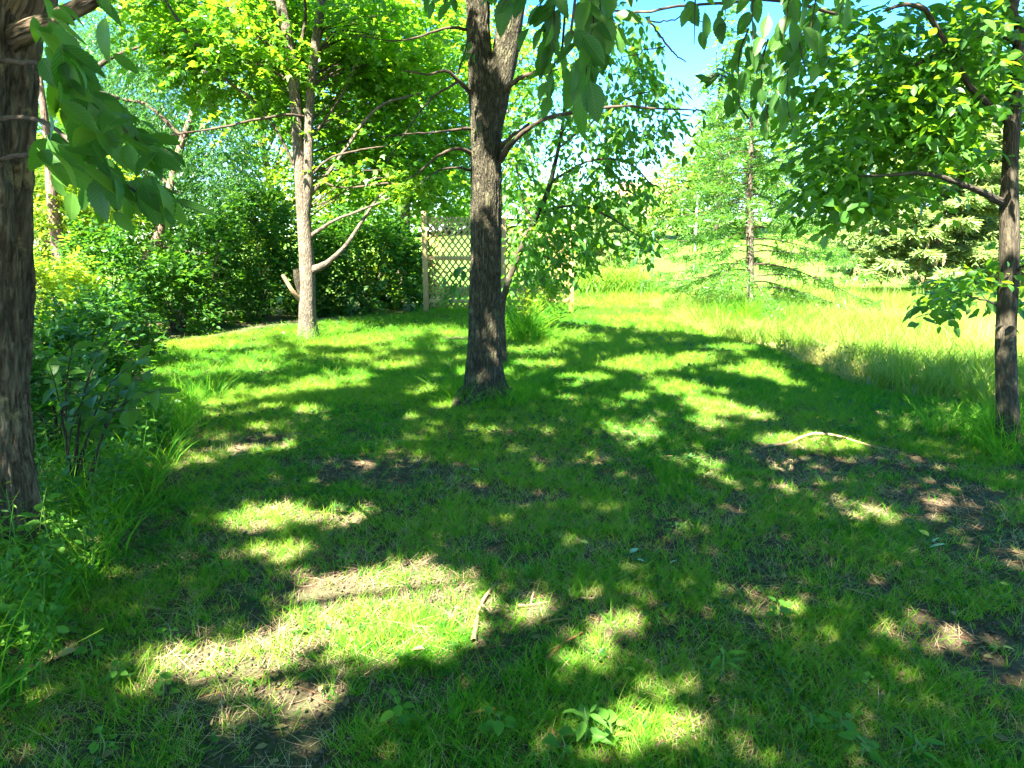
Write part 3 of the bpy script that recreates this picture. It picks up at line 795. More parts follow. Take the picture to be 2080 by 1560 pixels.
c = link('crown', leaf_mesh('crown', lv.arrays(), 'dia', M['canopy'], base), mid); c['kind'] = 'stuff'
b = Build()
for i in range(9):
    a = P[165 + i * 6] if i % 2 else P2[25 + i * 2]
    an = i * 2.4; e = a + np.array([math.cos(an) * 2.8, math.sin(an) * 2.6, 1.2 + .5 * rng.random()])
    if e[2] > 2.4 + .335 * e[1] and a[2] > 4.3: twigs(b, [a], [e], .06, .012)
if b.V: b.obj('limbs', M['twig'], mid, base)

# ---------- shade trees standing behind the viewpoint
for bx, by, w_, blobs, lab in ((1.7, -3.6, .26, [(0.9, -1.9, 6.2, 4.6, 3.4, 2.1, 1700), (1.2, -5.0, 6.4, 4.0, 2.6, 2.0, 700)], "overhead shade tree whose big leaves hang down in front of the forked trunk"),
                               (-4.9, -2.4, .24, [(-4.7, -1.2, 6.2, 3.9, 3.4, 2.0, 1200), (-2.6, -3.6, 6.0, 3.0, 2.6, 1.8, 500)], "shade tree standing behind the viewpoint whose crown shades the left foreground")):
    base = on_ground((bx, by, 0))
    t_ = thing('shade_tree', base, lab, "tree")
    Pt = catmull([base, base + [.05, 0, 2], base + [-.05, .1, 4.5], base + [0, .2, 7.5]], 40)
    b = Build(); b.tube(Pt, np.linspace(w_, w_ * .25, 40), 20, rough=.09, seed=bx); b.obj('trunk', M['bark_mid'], t_, base)
    lv = Leaves(); overhead(lv, blobs, .15)
    c = link('crown', leaf_mesh('crown', lv.arrays(), 'dia', M['canopy'], base), t_); c['kind'] = 'stuff'
    b = Build()
    for i in range(9):
        an = i * 2.4; a_ = Pt[22 + i]
        twigs(b, [a_], [a_ + np.array([math.cos(an) * 2.6, math.sin(an) * 2.4, 1.3])], .07, .015)
    b.obj('limbs', M['bark_mid'], t_, base)
    if bx > 0:
        PL = catmull([Pt[22], np.array([1.2, -1.2, 4.6]), np.array([.75, 1.0, 3.7]), np.array([.45, 2.2, 3.1]), np.array([.25, 3.0, 2.85])], 26)
        b = Build(); b.tube(PL, np.linspace(.05, .010, 26), 10, rough=.1); b.obj('branch', M['twig'], t_, base)
        lv = Leaves(); hb = Build()
        for u0, v0, u1, v1, yy, n, ls in ((1130, -40, 1065, 60, 3.0, 9, .115), (1150, -40, 1120, 110, 2.9, 12, .12), (1180, -40, 1150, 200, 2.8, 16, .125), (1200, -40, 1190, 130, 2.9, 14, .12), (1230, -40, 1225, 60, 3.0, 11, .115),
                                          (1160, 60, 1185, 220, 2.7, 12, .125), (1120, 40, 1095, 150, 3.0, 11, .105), (1100, -30, 1020, 10, 2.9, 8, .115), (980, -50, 965, 0, 2.8, 7, .125), (940, -40, 905, 20, 2.9, 7, .12), (1010, -50, 1000, 5, 2.8, 7, .125),
                                          (1210, 20, 1260, 60, 3.2, 9, .10), (1190, 80, 1230, 130, 3.2, 9, .10), (1140, 120, 1110, 210, 3.2, 10, .09), (880, -40, 880, 10, 2.9, 5, .10), (1250, -30, 1290, 10, 3.2, 7, .09)):
            Pp = hanging(lv, u0, v0, u1, v1, yy, n, ls)
            hb.tube(Pp, np.linspace(.005, .0015, len(Pp)), 5)
            q = Pp[0]; a = PL[np.argmin(np.linalg.norm(PL - q - [0, 0, .4], axis=1))]
            hb.tube(catmull([a, .5 * (a + q) + [0, 0, .08], q], 7), np.linspace(.008, .005, 7), 5)
        near, rest = split_near(lv.arrays(), 300)
        place_leaves(lv.arrays(), t_, base, 'elm', near)
        hb.obj('twigs', M['twig'], t_, base)

# ---------- slanting sapling just behind the forked tree
base = on_ground((-0.08, 9.3, 0))
sap = thing('slanting_sapling', base, "slender slanting sapling with airy leaves just behind the forked trunk", "tree")
Y = 9.3
P, R = px_path([(1024, 765, Y, 17), (1019, 640, Y, 14), (1027, 590, Y, 13), (1050, 525, Y, 12), (1084, 450, Y, 11), (1112, 390, Y, 10), (1130, 320, Y, 8), (1143, 250, Y, 6), (1150, 170, Y, 4)], 50)
b = Build(); b.tube(P, R, 12, rough=.1, seed=8.0); b.obj('trunk', M['bark_right'], sap, base)
for pts in ([(1092, 452, Y, 6), (1072, 425, Y, 5), (1060, 390, Y, 4), (1050, 330, Y, 3)], [(1100, 430, Y, 6), (1160, 420, Y - .2, 5), (1230, 440, Y - .3, 4), (1310, 490, Y - .4, 3)],
            [(1118, 370, Y, 6), (1190, 330, Y - .2, 5), (1270, 330, Y - .3, 4), (1320, 380, Y - .3, 3)], [(1135, 300, Y, 5), (1200, 250, Y - .2, 4), (1270, 200, Y - .3, 3), (1330, 180, Y - .3, 3)],
            [(1060, 505, Y, 5), (1110, 520, Y - .2, 4), (1160, 540, Y - .2, 3)], [(1140, 270, Y, 4), (1200, 180, Y, 3), (1230, 120, Y, 2)]):
    branch(sap, base, pts, M['twig'], 16, 6)
lv = Leaves()
spots = [(1060, 330, 40, 60, 22), (1075, 420, 50, 50, 30), (1130, 470, 60, 50, 40), (1200, 430, 70, 45, 42), (1250, 490, 55, 22, 24), (1300, 498, 28, 14, 9), (1220, 370, 60, 50, 34), (1290, 390, 40, 40, 22), (1280, 290, 50, 45, 30), (1330, 270, 28, 50, 16), (1230, 300, 40, 40, 22),
         (1180, 330, 50, 40, 26), (1290, 180, 45, 40, 26), (1330, 150, 35, 50, 16), (1350, 220, 24, 40, 12), (1190, 250, 50, 40, 22), (1110, 530, 50, 24, 22), (1160, 500, 40, 35, 20), (1060, 520, 25, 40, 14), (1250, 230, 40, 26, 14), (1270, 60, 35, 40, 16), (1300, 110, 40, 40, 12), (1220, 40, 40, 40, 14), (1260, 120, 40, 40, 14), (1070, 200, 40, 60, 20), (1110, 260, 40, 50, 18), (1210, 130, 50, 60, 22), (1040, 580, 14, 30, 6), (1090, 500, 40, 40, 22), (1130, 420, 50, 40, 22), (1100, 560, 40, 16, 12), (1180, 545, 16, 18, 6)]
for u, v, ru, rv, n in spots:
    n = int(n * 1.35)
    a = rng.random(n) * 6.283; r = np.sqrt(rng.random(n))
    C = np.array([at(u + ru * r[i] * math.cos(a[i]), v + rv * r[i] * math.sin(a[i]) - 12, Y + rng.normal() * .45) for i in range(n)])
    D = np.stack([.8 * rng.normal(size=n) + .3, .5 * rng.normal(size=n), -.35 + .3 * rng.normal(size=n)], -1)
    sprays(lv, C, D, .22 + .12 * rng.random(n), 6, .10, .3, .6, .6)
arr = lv.arrays()
near, rest = split_near(arr, 300)
place_leaves(arr, sap, base, 'elm', near)
c = link('crown', leaf_mesh('crown', sub(arr, rest), 'leaf', M['canopy'], base), sap); c['kind'] = 'stuff'

# ---------- slender tree at the right edge
base = on_ground(gp(2050, 912))
right = thing('slender_tree', base, "slender dark trunk at the right edge with two long arching limbs", "tree")
Y = base[1]
def flareR(th, arc): return 1 + .35 * np.exp(-arc / .16) * (.8 + .3 * np.sin(3 * th))
P, R = px_path([(2052, 918, Y, 50), (2046, 820, Y, 47), (2043, 700, Y, 45), (2047, 600, Y, 43), (2050, 500, Y, 42), (2050, 420, Y, 40), (2052, 340, Y, 33), (2056, 250, Y, 33), (2064, 160, Y, 28), (2073, 60, Y, 25), (2082, -60, Y, 23)], 80, [(4.4, Y, 5.6, .06), (4.6, Y, 7.5, .03)])
R = R * .85
b = Build(); b.tube(P, R, 28, rough=.09, mod=flareR, seed=6.0); b.obj('trunk', M['bark_right'], right, base)
limbs = []
for pts in ([(2038, 408, Y, 17), (2000, 388, Y - .2, 13), (1950, 368, Y - .3, 11), (1900, 352, Y - .4, 9), (1840, 348, Y - .5, 7), (1740, 352, Y - .5, 4)],
            [(2044, 240, Y, 17), (2010, 212, Y - .2, 13), (1970, 178, Y - .3, 12), (1930, 105, Y - .4, 11), (1895, 50, Y - .5, 10), (1865, 18, Y - .6, 9), (1820, 15, Y - .7, 7), (1790, 28, Y - .7, 5)],
            [(2064, 82, Y, 14), (2000, 72, Y - .1, 8), (1940, 98, Y - .2, 8), (1890, 125, Y - .3, 6), (1850, 142, Y - .3, 4)],
            [(1700, 30, Y - 1.0, 6), (1560, 8, Y - 1.2, 6), (1420, 20, Y - 1.3, 5), (1318, 38, Y - 1.3, 5), (1200, 28, Y - 1.2, 2)], [(1318, 38, Y - 1.3, 4), (1352, 90, Y - 1.3, 4), (1400, 128, Y - 1.3, 2)], [(1352, 90, Y - 1.3, 3), (1300, 100, Y - 1.3, 2), (1260, 115, Y - 1.2, 1.5)], [(1318, 38, Y - 1.3, 3), (1380, 30, Y - 1.4, 2.5), (1420, 45, Y - 1.4, 1.5)],
            [(2026, 620, Y, 5), (2010, 610, Y - .1, 4), (1970, 600, Y - .2, 3), (1930, 590, Y - .2, 2)],
            [(2060, 560, Y, 5), (2085, 545, Y - .2, 4), (2110, 530, Y - .2, 2)]):
    limbs.append(branch(right, base, pts, M['bark_right'] if pts[0][3] > 10 else M['twig'], 22, 8)[0])
limb2 = catmull([P[-14], np.array([3.3, 4.9, 4.6]), np.array([2.2, 4.0, 3.4]), np.array([1.5, 3.5, 3.0])], 24)
b = Build(); b.tube(limb2, np.linspace(.05, .01, 24), 9, rough=.1); b.obj('branch', M['twig'], right, base)
lv = Leaves(); hb = Build()
for u0, v0, u1, v1, yy, n, ls in ((1420, -40, 1410, 90, 3.0, 7, .105), (1480, -40, 1470, 60, 3.4, 9, .095), (1540, -40, 1530, 110, 3.4, 13, .10), (1600, -40, 1590, 80, 3.3, 13, .105), (1520, 60, 1500, 210, 3.5, 14, .09), (1560, 80, 1550, 240, 3.5, 15, .09),
                                  (1600, 90, 1600, 220, 3.4, 13, .10), (1650, -40, 1640, 90, 3.3, 12, .105), (1640, 60, 1640, 160, 3.2, 11, .10), (1500, 180, 1430, 170, 3.6, 10, .085), (1580, 200, 1560, 270, 3.6, 10, .085), (1700, -40, 1700, 50, 3.5, 11, .10), (1520, 240, 1490, 230, 3.7, 8, .08), (1610, 200, 1620, 290, 3.7, 9, .08)):
    Pp = hanging(lv, u0, v0, u1, v1, yy, n, ls)
    hb.tube(Pp, np.linspace(.005, .0015, len(Pp)), 5)
    if v0 < 0:
        q = Pp[0]; a = limb2[np.argmin(np.linalg.norm(limb2 - q - [0, 0, .3], axis=1))]
        hb.tube(catmull([a, .5 * (a + q) + [0, 0, .06], q], 7), np.linspace(.008, .005, 7), 5)
hb.obj('twigs', M['twig'], right, base)
spots = [(1700, 340, 50, 60, 24), (1760, 300, 70, 60, 44), (1850, 270, 80, 60, 52), (1930, 250, 70, 60, 44), (1700, 220, 60, 50, 30), (1800, 200, 70, 50, 38), (1900, 170, 80, 50, 44), (2000, 130, 70, 60, 40), (2020, 40, 60, 50, 30), (1960, 60, 60, 50, 30), (1780, 110, 60, 60, 32), (1720, 60, 50, 50, 26), (1840, 70, 50, 50, 24),
         (1740, 400, 60, 40, 30), (1700, 420, 50, 20, 12), (1800, 415, 30, 28, 12), (1770, 440, 40, 14, 8), (1650, 410, 26, 12, 6), (1870, 390, 60, 20, 16), (1960, 320, 60, 50, 26), (1980, 220, 50, 40, 22), (1660, 300, 40, 40, 12), (2060, 200, 30, 60, 12), (1640, 120, 40, 60, 12),
         (1950, 600, 30, 20, 9), (1920, 620, 18, 18, 5), (1985, 580, 25, 20, 7), (2070, 540, 20, 30, 6), (2070, 630, 14, 30, 5), (1910, 640, 10, 10, 3)]
for u, v, ru, rv, n in spots:
    n = int(n * 1.9)
    a = rng.random(n) * 6.283; r = np.sqrt(rng.random(n))
    C = np.array([at(u + .9 * ru * r[i] * math.cos(a[i]), v - 22 + .8 * rv * r[i] * math.sin(a[i]), Y + .15 + rng.normal() * .4) for i in range(n)])
    D = np.stack([.7 * rng.normal(size=n) - .3, .6 * rng.normal(size=n), -.15 + .3 * rng.normal(size=n)], -1)
    sprays(lv, C, D, .22 + .14 * rng.random(n), 6, .095, .3, .35, .5)
arr = lv.arrays()
near, rest = split_near(arr, 300)
place_leaves(arr, right, base, 'elm', near)
lv = Leaves(); lv.add(*sub(arr, rest))
overhead(lv, [(3.6, 4.6, 6.2, 3.6, 3.3, 2.0, 1200), (4.6, 6.8, 7.0, 3.0, 2.6, 1.8, 600), (4.0, 2.4, 5.8, 2.8, 2.6, 1.5, 700)], 0.14)
c = link('crown', leaf_mesh('crown', lv.arrays(), 'leaf', M['canopy'], base), right); c['kind'] = 'stuff'

# ---------- leaning tree of the thicket (small bluish leaves against the sky)
base = on_ground(at(272, 650, 15.5))
lean = thing('leaning_tree', base, "crooked leaning tree with small blue green leaves against the sky", "tree")
Y = 15.5
P, R = px_path([(268, 660, Y, 26), (278, 585, Y, 26), (298, 530, Y, 24), (322, 482, Y, 20), (334, 430, Y, 17), (348, 372, Y, 16), (366, 300, Y, 14), (388, 240, Y, 12), (408, 180, Y, 9), (430, 60, Y, 6), (440, -60, Y, 4)], 60)
b = Build(); b.tube(P, R, 16, rough=.12, seed=7.0); b.obj('trunk', M['bark_pink'], lean, base)
for pts in ([(318, 495, Y, 8), (360, 510, Y - .2, 6), (420, 515, Y - .3, 4)], [(372, 282, Y, 9), (300, 215, Y, 7), (240, 200, Y, 6), (150, 170, Y - .5, 12)], [(346, 380, Y, 8), (290, 330, Y, 5), (230, 320, Y, 4)], [(395, 215, Y, 7), (330, 110, Y, 5), (280, 40, Y, 4)],
            [(150, 185, Y - .3, 14), (185, 145, Y - .3, 12), (230, 115, Y - .3, 8), (310, 85, Y - .3, 4)]):
    branch(lean, base, pts, M['twig'], 16, 7)
lv = Leaves()
blob_sprays(lv, [pb(170, 90, 120, 90, Y + 1, 1.6, 330), pb(300, 150, 120, 120, Y + 1.5, 1.6, 380), pb(400, 230, 100, 130, Y + 1, 1.4, 320), pb(260, 260, 120, 90, Y + 1.8, 1.4, 300), pb(440, 330, 80, 90, Y + .5, 1, 260), pb(340, 30, 110, 60, Y + 1, 1.3, 200), pb(150, 250, 90, 90, Y + 2, 1.2, 200), pb(480, 420, 60, 70, Y + .5, .8, 160), pb(400, 420, 60, 40, Y + .5, .8, 70), pb(150, 60, 130, 80, Y + 3, 1.6, 260), pb(330, 320, 90, 70, Y + 3, 1.4, 160), pb(180, 160, 140, 160, Y + 4, 2, 420), pb(360, 120, 120, 140, Y + 4, 2, 300)], .12, k=10, ln=.5, droop=.5, hang=.6, shell=.1)
c = link('crown', leaf_mesh('crown', lv.arrays(), 'slim', M['willow'], base), lean); c['kind'] = 'stuff'

# ---------- reddish trunks in the thicket at the left
for i, (pts, lab) in enumerate((([(120, 610, 13, 26), (122, 540, 13, 26), (112, 460, 13, 24), (105, 380, 13, 20), (96, 280, 13, 15), (80, 150, 13, 9)], "straight reddish trunk lit by sun beside the rugged trunk"),
                                ([(88, 600, 14.5, 30), (92, 520, 14.5, 30), (78, 430, 14.5, 26), (60, 330, 14.5, 20), (40, 200, 14.5, 10)], "broad reddish trunk half hidden behind the straight reddish trunk"))):
    base = on_ground(at(pts[0][0], pts[0][1], pts[0][2]))
    t_ = thing('thicket_tree', base, lab, "tree", "reddish trees in the thicket")
    P, R = px_path([(pts[0][0], pts[0][1] + 60, pts[0][2], pts[0][3])] + pts, 40)
    b = Build(); b.tube(P, R, 14, rough=.15, seed=i * 3.0); b.obj('trunk', M['bark_pink'], t_, base)
    lv = Leaves()
    yy = pts[0][2]
    blob_sprays(lv, [pb(110 + 30 * i, 400, 60, 60, yy + .6, .8, 120), pb(170, 440 - 30 * i, 60, 60, yy + .8, .8, 130), pb(90, 320, 70, 50, yy + 1, .8, 100), pb(200, 350 - 60 * i, 60, 60, yy + 1, .8, 70)], .095, k=8, ln=.4, shell=.2)
    c = link('crown', leaf_mesh('crown', lv.arrays(), 'leaf', M['lime' if i == 0 else 'shrub'], base), t_); c['kind'] = 'stuff'

# ---------- big lime green trees behind the twin stemmed tree
def round_tree(name, u, vb, Y, blobs, ls, mat, label, tpl='leaf', trunk_w=20, k=9, ln=.6, bark='bark_pale', vt=None, group=None, hang=.35):
    base = on_ground(at(u, vb, Y))
    t_ = thing(name, base, label, "tree", group)
    top = min(bl[2] for bl in blobs) if vt is None else at(u, vt, Y)[2]
    h = max(2.0, max(bl[2] for bl in blobs) - base[2])
    r0 = trunk_w / 2 / F_PX * Y
    P = catmull([base, base + [r0, 0, h * .35], base + [-r0, .1, h * .7], base + [r0, 0, h]], 24)
    b = Build(); b.tube(P, np.linspace(r0, r0 * .25, 24), 12, rough=.12, seed=u * .1); b.obj('trunk', M[bark], t_, base)
    lv = Leaves(); pts = blob_sprays(lv, blobs, ls, k=k, ln=ln, shell=.25, hang=hang)
    c = link('crown', leaf_mesh('crown', lv.arrays(), tpl, M[mat], base), t_); c['kind'] = 'stuff'
    b = Build(); s = pts[::4]
    twigs(b, [P[np.argmin(np.abs(P[:, 2] - max(base[2] + .3 * h, q[2] - .25 * h)))] for q in s], s, r0 * .3, r0 * .06)
    b.obj('limbs', M[bark], t_, base)
    return t_

round_tree('maple_tree', 815, 640, 20, [pb(800, 60, 170, 130, 20, 2, 420), pb(660, 160, 130, 130, 20.5, 1.8, 330), pb(860, 250, 120, 110, 20, 1.8, 300), pb(700, 330, 110, 90, 21, 1.6, 240), pb(920, 120, 110, 120, 21, 1.8, 260), pb(880, 380, 90, 60, 20.5, 1.2, 170), pb(540, 60, 100, 110, 21, 1.6, 220), pb(960, 330, 80, 100, 21, 1.2, 180), pb(800, -100, 240, 120, 20, 2, 260)], .14, 'maple',
           "tall lime green maple rising behind the twin stemmed tree", 'maple', 26)
round_tree('maple_tree', 330, 650, 24, [pb(330, 350, 130, 80, 24, 1.8, 200), pb(210, 320, 110, 90, 24.5, 1.8, 190), pb(440, 300, 90, 110, 24, 1.6, 170), pb(130, 230, 100, 110, 25, 1.8, 150), pb(300, 200, 130, 110, 25, 1.8, 110)], .16, 'shrub',
           "darker green maple filling the gap behind the leaning tree", 'maple', 20)
round_tree('bright_tree', 560, 650, 26, [pb(560, 240, 110, 130, 26, 2, 200), pb(640, 380, 110, 90, 26, 2, 180), pb(500, 390, 80, 70, 26, 1.6, 90), pb(760, 430, 80, 60, 26, 1.6, 130), pb(600, 100, 160, 120, 27, 2, 200)], .17, 'lime',
           "yellow green tree glowing in the sun far behind the shrubs", 'leaf', 20)
round_tree('bright_tree', 1000, 650, 30, [pb(1060, 300, 60, 110, 30, 2, 130), pb(1040, 120, 80, 120, 30, 2, 150), pb(1110, 200, 70, 90, 31, 2, 110), pb(1120, 100, 60, 80, 31, 2, 80), pb(990, 420, 70, 60, 30, 1.6, 100)], .18, 'maple',
           "green tree beyond the trellis showing behind the forked trunk", 'leaf', 22)

# ---------- shrubs along the lawn edge
def shrub(u, vb, Y, wpx, hpx, ls, n, mat, label, tpl='leaf', name='shrub', dark=None):
    base = on_ground(at(u, vb, Y))
    base[1] = Y
    t_ = thing(name, base, label, "shrub", "shrubs of the thicket along the lawn")
    w, h = wpx / F_PX * Y / 2, hpx / F_PX * Y
    n_ = int(n * 1.9)
    b = Build()
    tips = []
    for i in range(9):
        a = rng.random() * 6.283; r = .35 + .6 * rng.random()
        e = base + np.array([math.cos(a) * w * r, math.sin(a) * w * r * .8, h * (.45 + .45 * rng.random())])
        tips.append(e)
        b.tube(catmull([base + rng.normal(size=3) * [.06, .06, 0], .5 * (base + e) + [0, 0, .15 * h], e], 8), np.linspace(.018, .005, 8), 6)
    b.obj('stems', M['twig'], t_, base)
    lv = Leaves()
    nc = max(8, n_ // 12)
    th = rng.random(nc) * 6.283; zz = rng.random(nc) ** .8
    rr = np.sqrt(np.clip(1 - (zz - .35) ** 2 / .45, .05, 1)) * (.65 + .4 * rng.random(nc))
    cc = np.stack([np.cos(th) * rr * w, np.sin(th) * rr * w * .8, zz * h * .96], -1)
    pk = rng.integers(0, nc, n_)
    C = base + cc[pk] + rng.normal(size=(n_, 3)) * np.array([w, w, h]) * .10
    C[:, 2] = np.maximum(C[:, 2], base[2] + .08)
    D = cc[pk] * [1, 1, .5] + .5 * rng.normal(size=(n_, 3)) * w
    sprays(lv, C, D, .3 * (.6 + .8 * rng.random(n_)), 8, ls, .3, .35, .5, np.clip(.6 * rng.random(nc)[pk] + .4 * rng.random(n_), 0, 1))
    c = link('foliage', leaf_mesh('foliage', lv.arrays(), tpl, M[mat], base), t_); c['kind'] = 'stuff'
    return t_

SHRUBS = [
    (745, 652, 17.2, 250, 195, .12, 1100, 'shrub', "broad rounded shrub between the twin stemmed tree and the trellis"),
    (810, 645, 18.5, 130, 120, .10, 240, 'lime', "sunlit yellow green shrub touching the left trellis post"),
    (540, 672, 15.5, 200, 230, .10, 760, 'shrub', "tall dense shrub left of the twin stemmed tree"),
    (430, 688, 14.0, 180, 200, .10, 430, 'shrub', "dark shrub in front of the thicket opening"),
    (360, 700, 12.8, 150, 130, .10, 280, 'shrub', "dark shrub below the leaning trunk"),
    (235, 716, 11.6, 170, 220, .09, 360, 'shrub', "leafy shrub nearest the reddish trunks"),
    (130, 740, 10.0, 170, 190, .085, 330, 'lime', "feathery light green shrub beside the rugged trunk"),
    (180, 800, 7.6, 180, 170, .07, 330, 'shrub', "low bushy undergrowth shrub right of the rugged trunk"),
    (620, 640, 19.5, 260, 240, .12, 420, 'lime', "light green shrub rising behind the twin stemmed tree"),
    (470, 640, 20.0, 190, 170, .12, 260, 'shrub', "hazy shrub at the back of the thicket opening"),
    (200, 660, 18.0, 240, 290, .11, 460, 'shrub', "high shrub filling the back of the thicket on the left"),
    (380, 660, 17.5, 160, 190, .11, 260, 'shrub', "shrub right of the leaning trunk"),
    (165, 800, 6.6, 140, 160, .075, 200, 'shrub', "dim leafy undergrowth shrub just right of the rugged trunk"),
    (225, 745, 9.0, 130, 150, .08, 220, 'shrub', "small dark shrub at the corner of the lawn"),
    (120, 860, 5.2, 150, 190, .07, 220, 'shrub', "low shrub pressed against the rugged trunk"),
    (330, 690, 18.0, 260, 300, .10, 520, 'shrub', "tall shrub around the foot of the leaning trunk"),
    (90, 700, 14.0, 200, 260, .10, 420, 'shrub', "shrub round the feet of the reddish trunks"),
    (1092, 672, 13.2, 90, 95, .08, 120, 'lime', "small leafy bush in front of the right trellis panel"),
]
for s in SHRUBS: shrub(*s)

# ---------- larch
base = on_ground(gp(1525, 648))
larch = thing('larch_tree', base, "young feathery larch with drooping branches at the meadow edge", "tree")
Y = base[1]
P, R = px_path([(1524, 655, Y, 17), (1524, 560, Y, 15), (1523, 460, Y, 14), (1523, 380, Y, 12), (1526, 290, Y, 9), (1527, 200, Y, 6), (1528, 120, Y, 2.5)], 50)
b = Build(); b.tube(P, R, 14, rough=.12, seed=9.0); b.obj('trunk', M['bark_pale'], larch, base)
lv = Leaves(); tw = Build()
H = P[-1][2] - base[2]
for i in range(92):
    hz = .13 + .85 * (i + rng.random() * .6) / 92
    a0 = P[min(49, int(hz * 49))]
    an = i * 2.4 + rng.normal() * .3
    ln = (2.3 * (1 - hz) ** .7 + .3) * (.75 + .4 * rng.random())
    dr = .34 + .34 * rng.random()
    d = np.array([math.cos(an), math.sin(an), 0])
    tt = np.linspace(0, 1, 12)
    Pb = a0 + d * (tt * ln)[:, None] + np.array([0, 0, 1]) * ((.22 * tt - dr * tt ** 1.7 + .18 * tt ** 4) * ln)[:, None]
    if i % 9 == 4:
        bb = Build(); bb.tube(Pb, np.linspace(.022 * (1 - hz) + .006, .003, 12), 6); bb.obj('branch', M['twig'], larch, base)
    else:
        tw.tube(Pb, np.linspace(.018 * (1 - hz) + .005, .003, 12), 5)
    m = int(14 + 26 * ln)
    t0 = .24 + .76 * rng.random(m)
    q = np.stack([np.interp(t0, tt, Pb[:, k_]) for k_ in range(3)], -1)
    sd = np.cross(d, [0, 0, 1.0])
    sgn = np.where(rng.random(m) < .5, 1, -1)[:, None]
    td = norm(d * .6 + sd * sgn * .8 + np.array([0, 0, -.55]) + .25 * rng.normal(size=(m, 3)))
    tl = (.14 + .30 * rng.random(m)) * (1.1 - .4 * t0) * (0.6 + .5 * min(1, ln))
    for j in range(9):
        f = (j + .5) / 9
        pos = q + td * (tl * f)[:, None]; pos[:, 2] -= .25 * tl * f * f
        lv.add(pos, td * .7 + .75 * unit(m), unit(m), .075 + .04 * rng.random(m), np.clip(.7 * rng.random() + .3 * rng.random(m), 0, 1))
tw.obj('twigs', M['twig'], larch, base)
c = link('crown', leaf_mesh('crown', lv.arrays(), 'needle', M['larch'], base), larch); c['kind'] = 'stuff'

# ---------- spruces
def spruce(u, vb, Y, hgt, rad, label, trunk_w=.3, n=130, bark='bark_pink', low=.16, mat='spruce'):
    base = on_ground(at(u, vb, Y))
    t_ = thing('spruce_tree', base, label, "tree", "spruces beyond the meadow")
    P = catmull([base, base + [.05, 0, hgt * .5], base + [0, 0, hgt]], 30)
    b = Build(); b.tube(P, np.linspace(trunk_w / 2, .02, 30), 14, rough=.1, seed=u); b.obj('trunk', M[bark], t_, base)
    lv = Leaves(); tw = Build()
    for i in range(n):
        hz = low + (1 - low) * ((i + rng.random()) / n) ** 1.05
        a0 = P[min(29, int(hz * 29))]
        an = i * 2.4 + rng.normal() * .25
        ln = rad * (1 - hz) ** .8 * (.8 + .35 * rng.random()) + .2
        d = np.array([math.cos(an), math.sin(an), 0.0])
        tt = np.linspace(0, 1, 10)
        Pb = a0 + d * (tt * ln)[:, None] + np.array([0, 0, 1]) * ((-.28 * tt + .16 * tt ** 2.5) * ln)[:, None]
        tw.tube(Pb, np.linspace(.02, .004, 10), 5)
        m = int(46 * ln)
        t0 = .15 + .85 * rng.random(m) ** .8
        q = np.stack([np.interp(t0, tt, Pb[:, k_]) for k_ in range(3)], -1)
        sd = np.cross(d, [0, 0, 1.0]); sgn = np.where(rng.random(m) < .5, 1, -1)[:, None]
        td = norm(d * .75 + sd * sgn * .75 + np.array([0, 0, -.30]) + .18 * rng.normal(size=(m, 3)))
        tl = (.25 + .4 * rng.random(m)) * (1.15 - .6 * t0)
        tone = rng.random(m)
        for j in range(7):
            f = (j + .3) / 7
            pos = q + td * (tl * f)[:, None]; pos[:, 2] -= .2 * tl * f * f
            s2 = np.cross(td, [0, 0, 1.0]) * (1 if j % 2 else -1)
            lv.add(pos, td + .7 * s2 + .3 * rng.normal(size=(m, 3)), np.array([0, 0, 1.0]) + .5 * rng.normal(size=(m, 3)), 0.19 + .07 * rng.random(m), np.clip(.7 * tone + .3 * rng.random(m), 0, 1))
    tw.obj('twigs', M['twig'], t_, base)
    c = link('crown', leaf_mesh('crown', lv.arrays(), 'needle', M[mat], base), t_); c['kind'] = 'stuff'
spruce(1888, 606, 21.0, 7.5, 3.0, "pale green spruce with a bare lower trunk behind the meadow", .40, 150, low=.17)
spruce(2075, 585, 26.0, 9.0, 3.6, "broad spruce cut by the right edge behind the slender trunk", .4, 140, low=.10)
spruce(1740, 540, 48.0, 9.5, 3.4, "smaller spruce far back on the bright lawn", .4, 70, low=.10)
spruce(1225, 545, 44.0, 4.2, 3.4, "low wide spruce beyond the daylily bed", .35, 70, low=.05)
spruce(1985, 550, 40.0, 11.0, 4.0, "dense spruce between the two nearer spruces", .4, 80, low=.08)

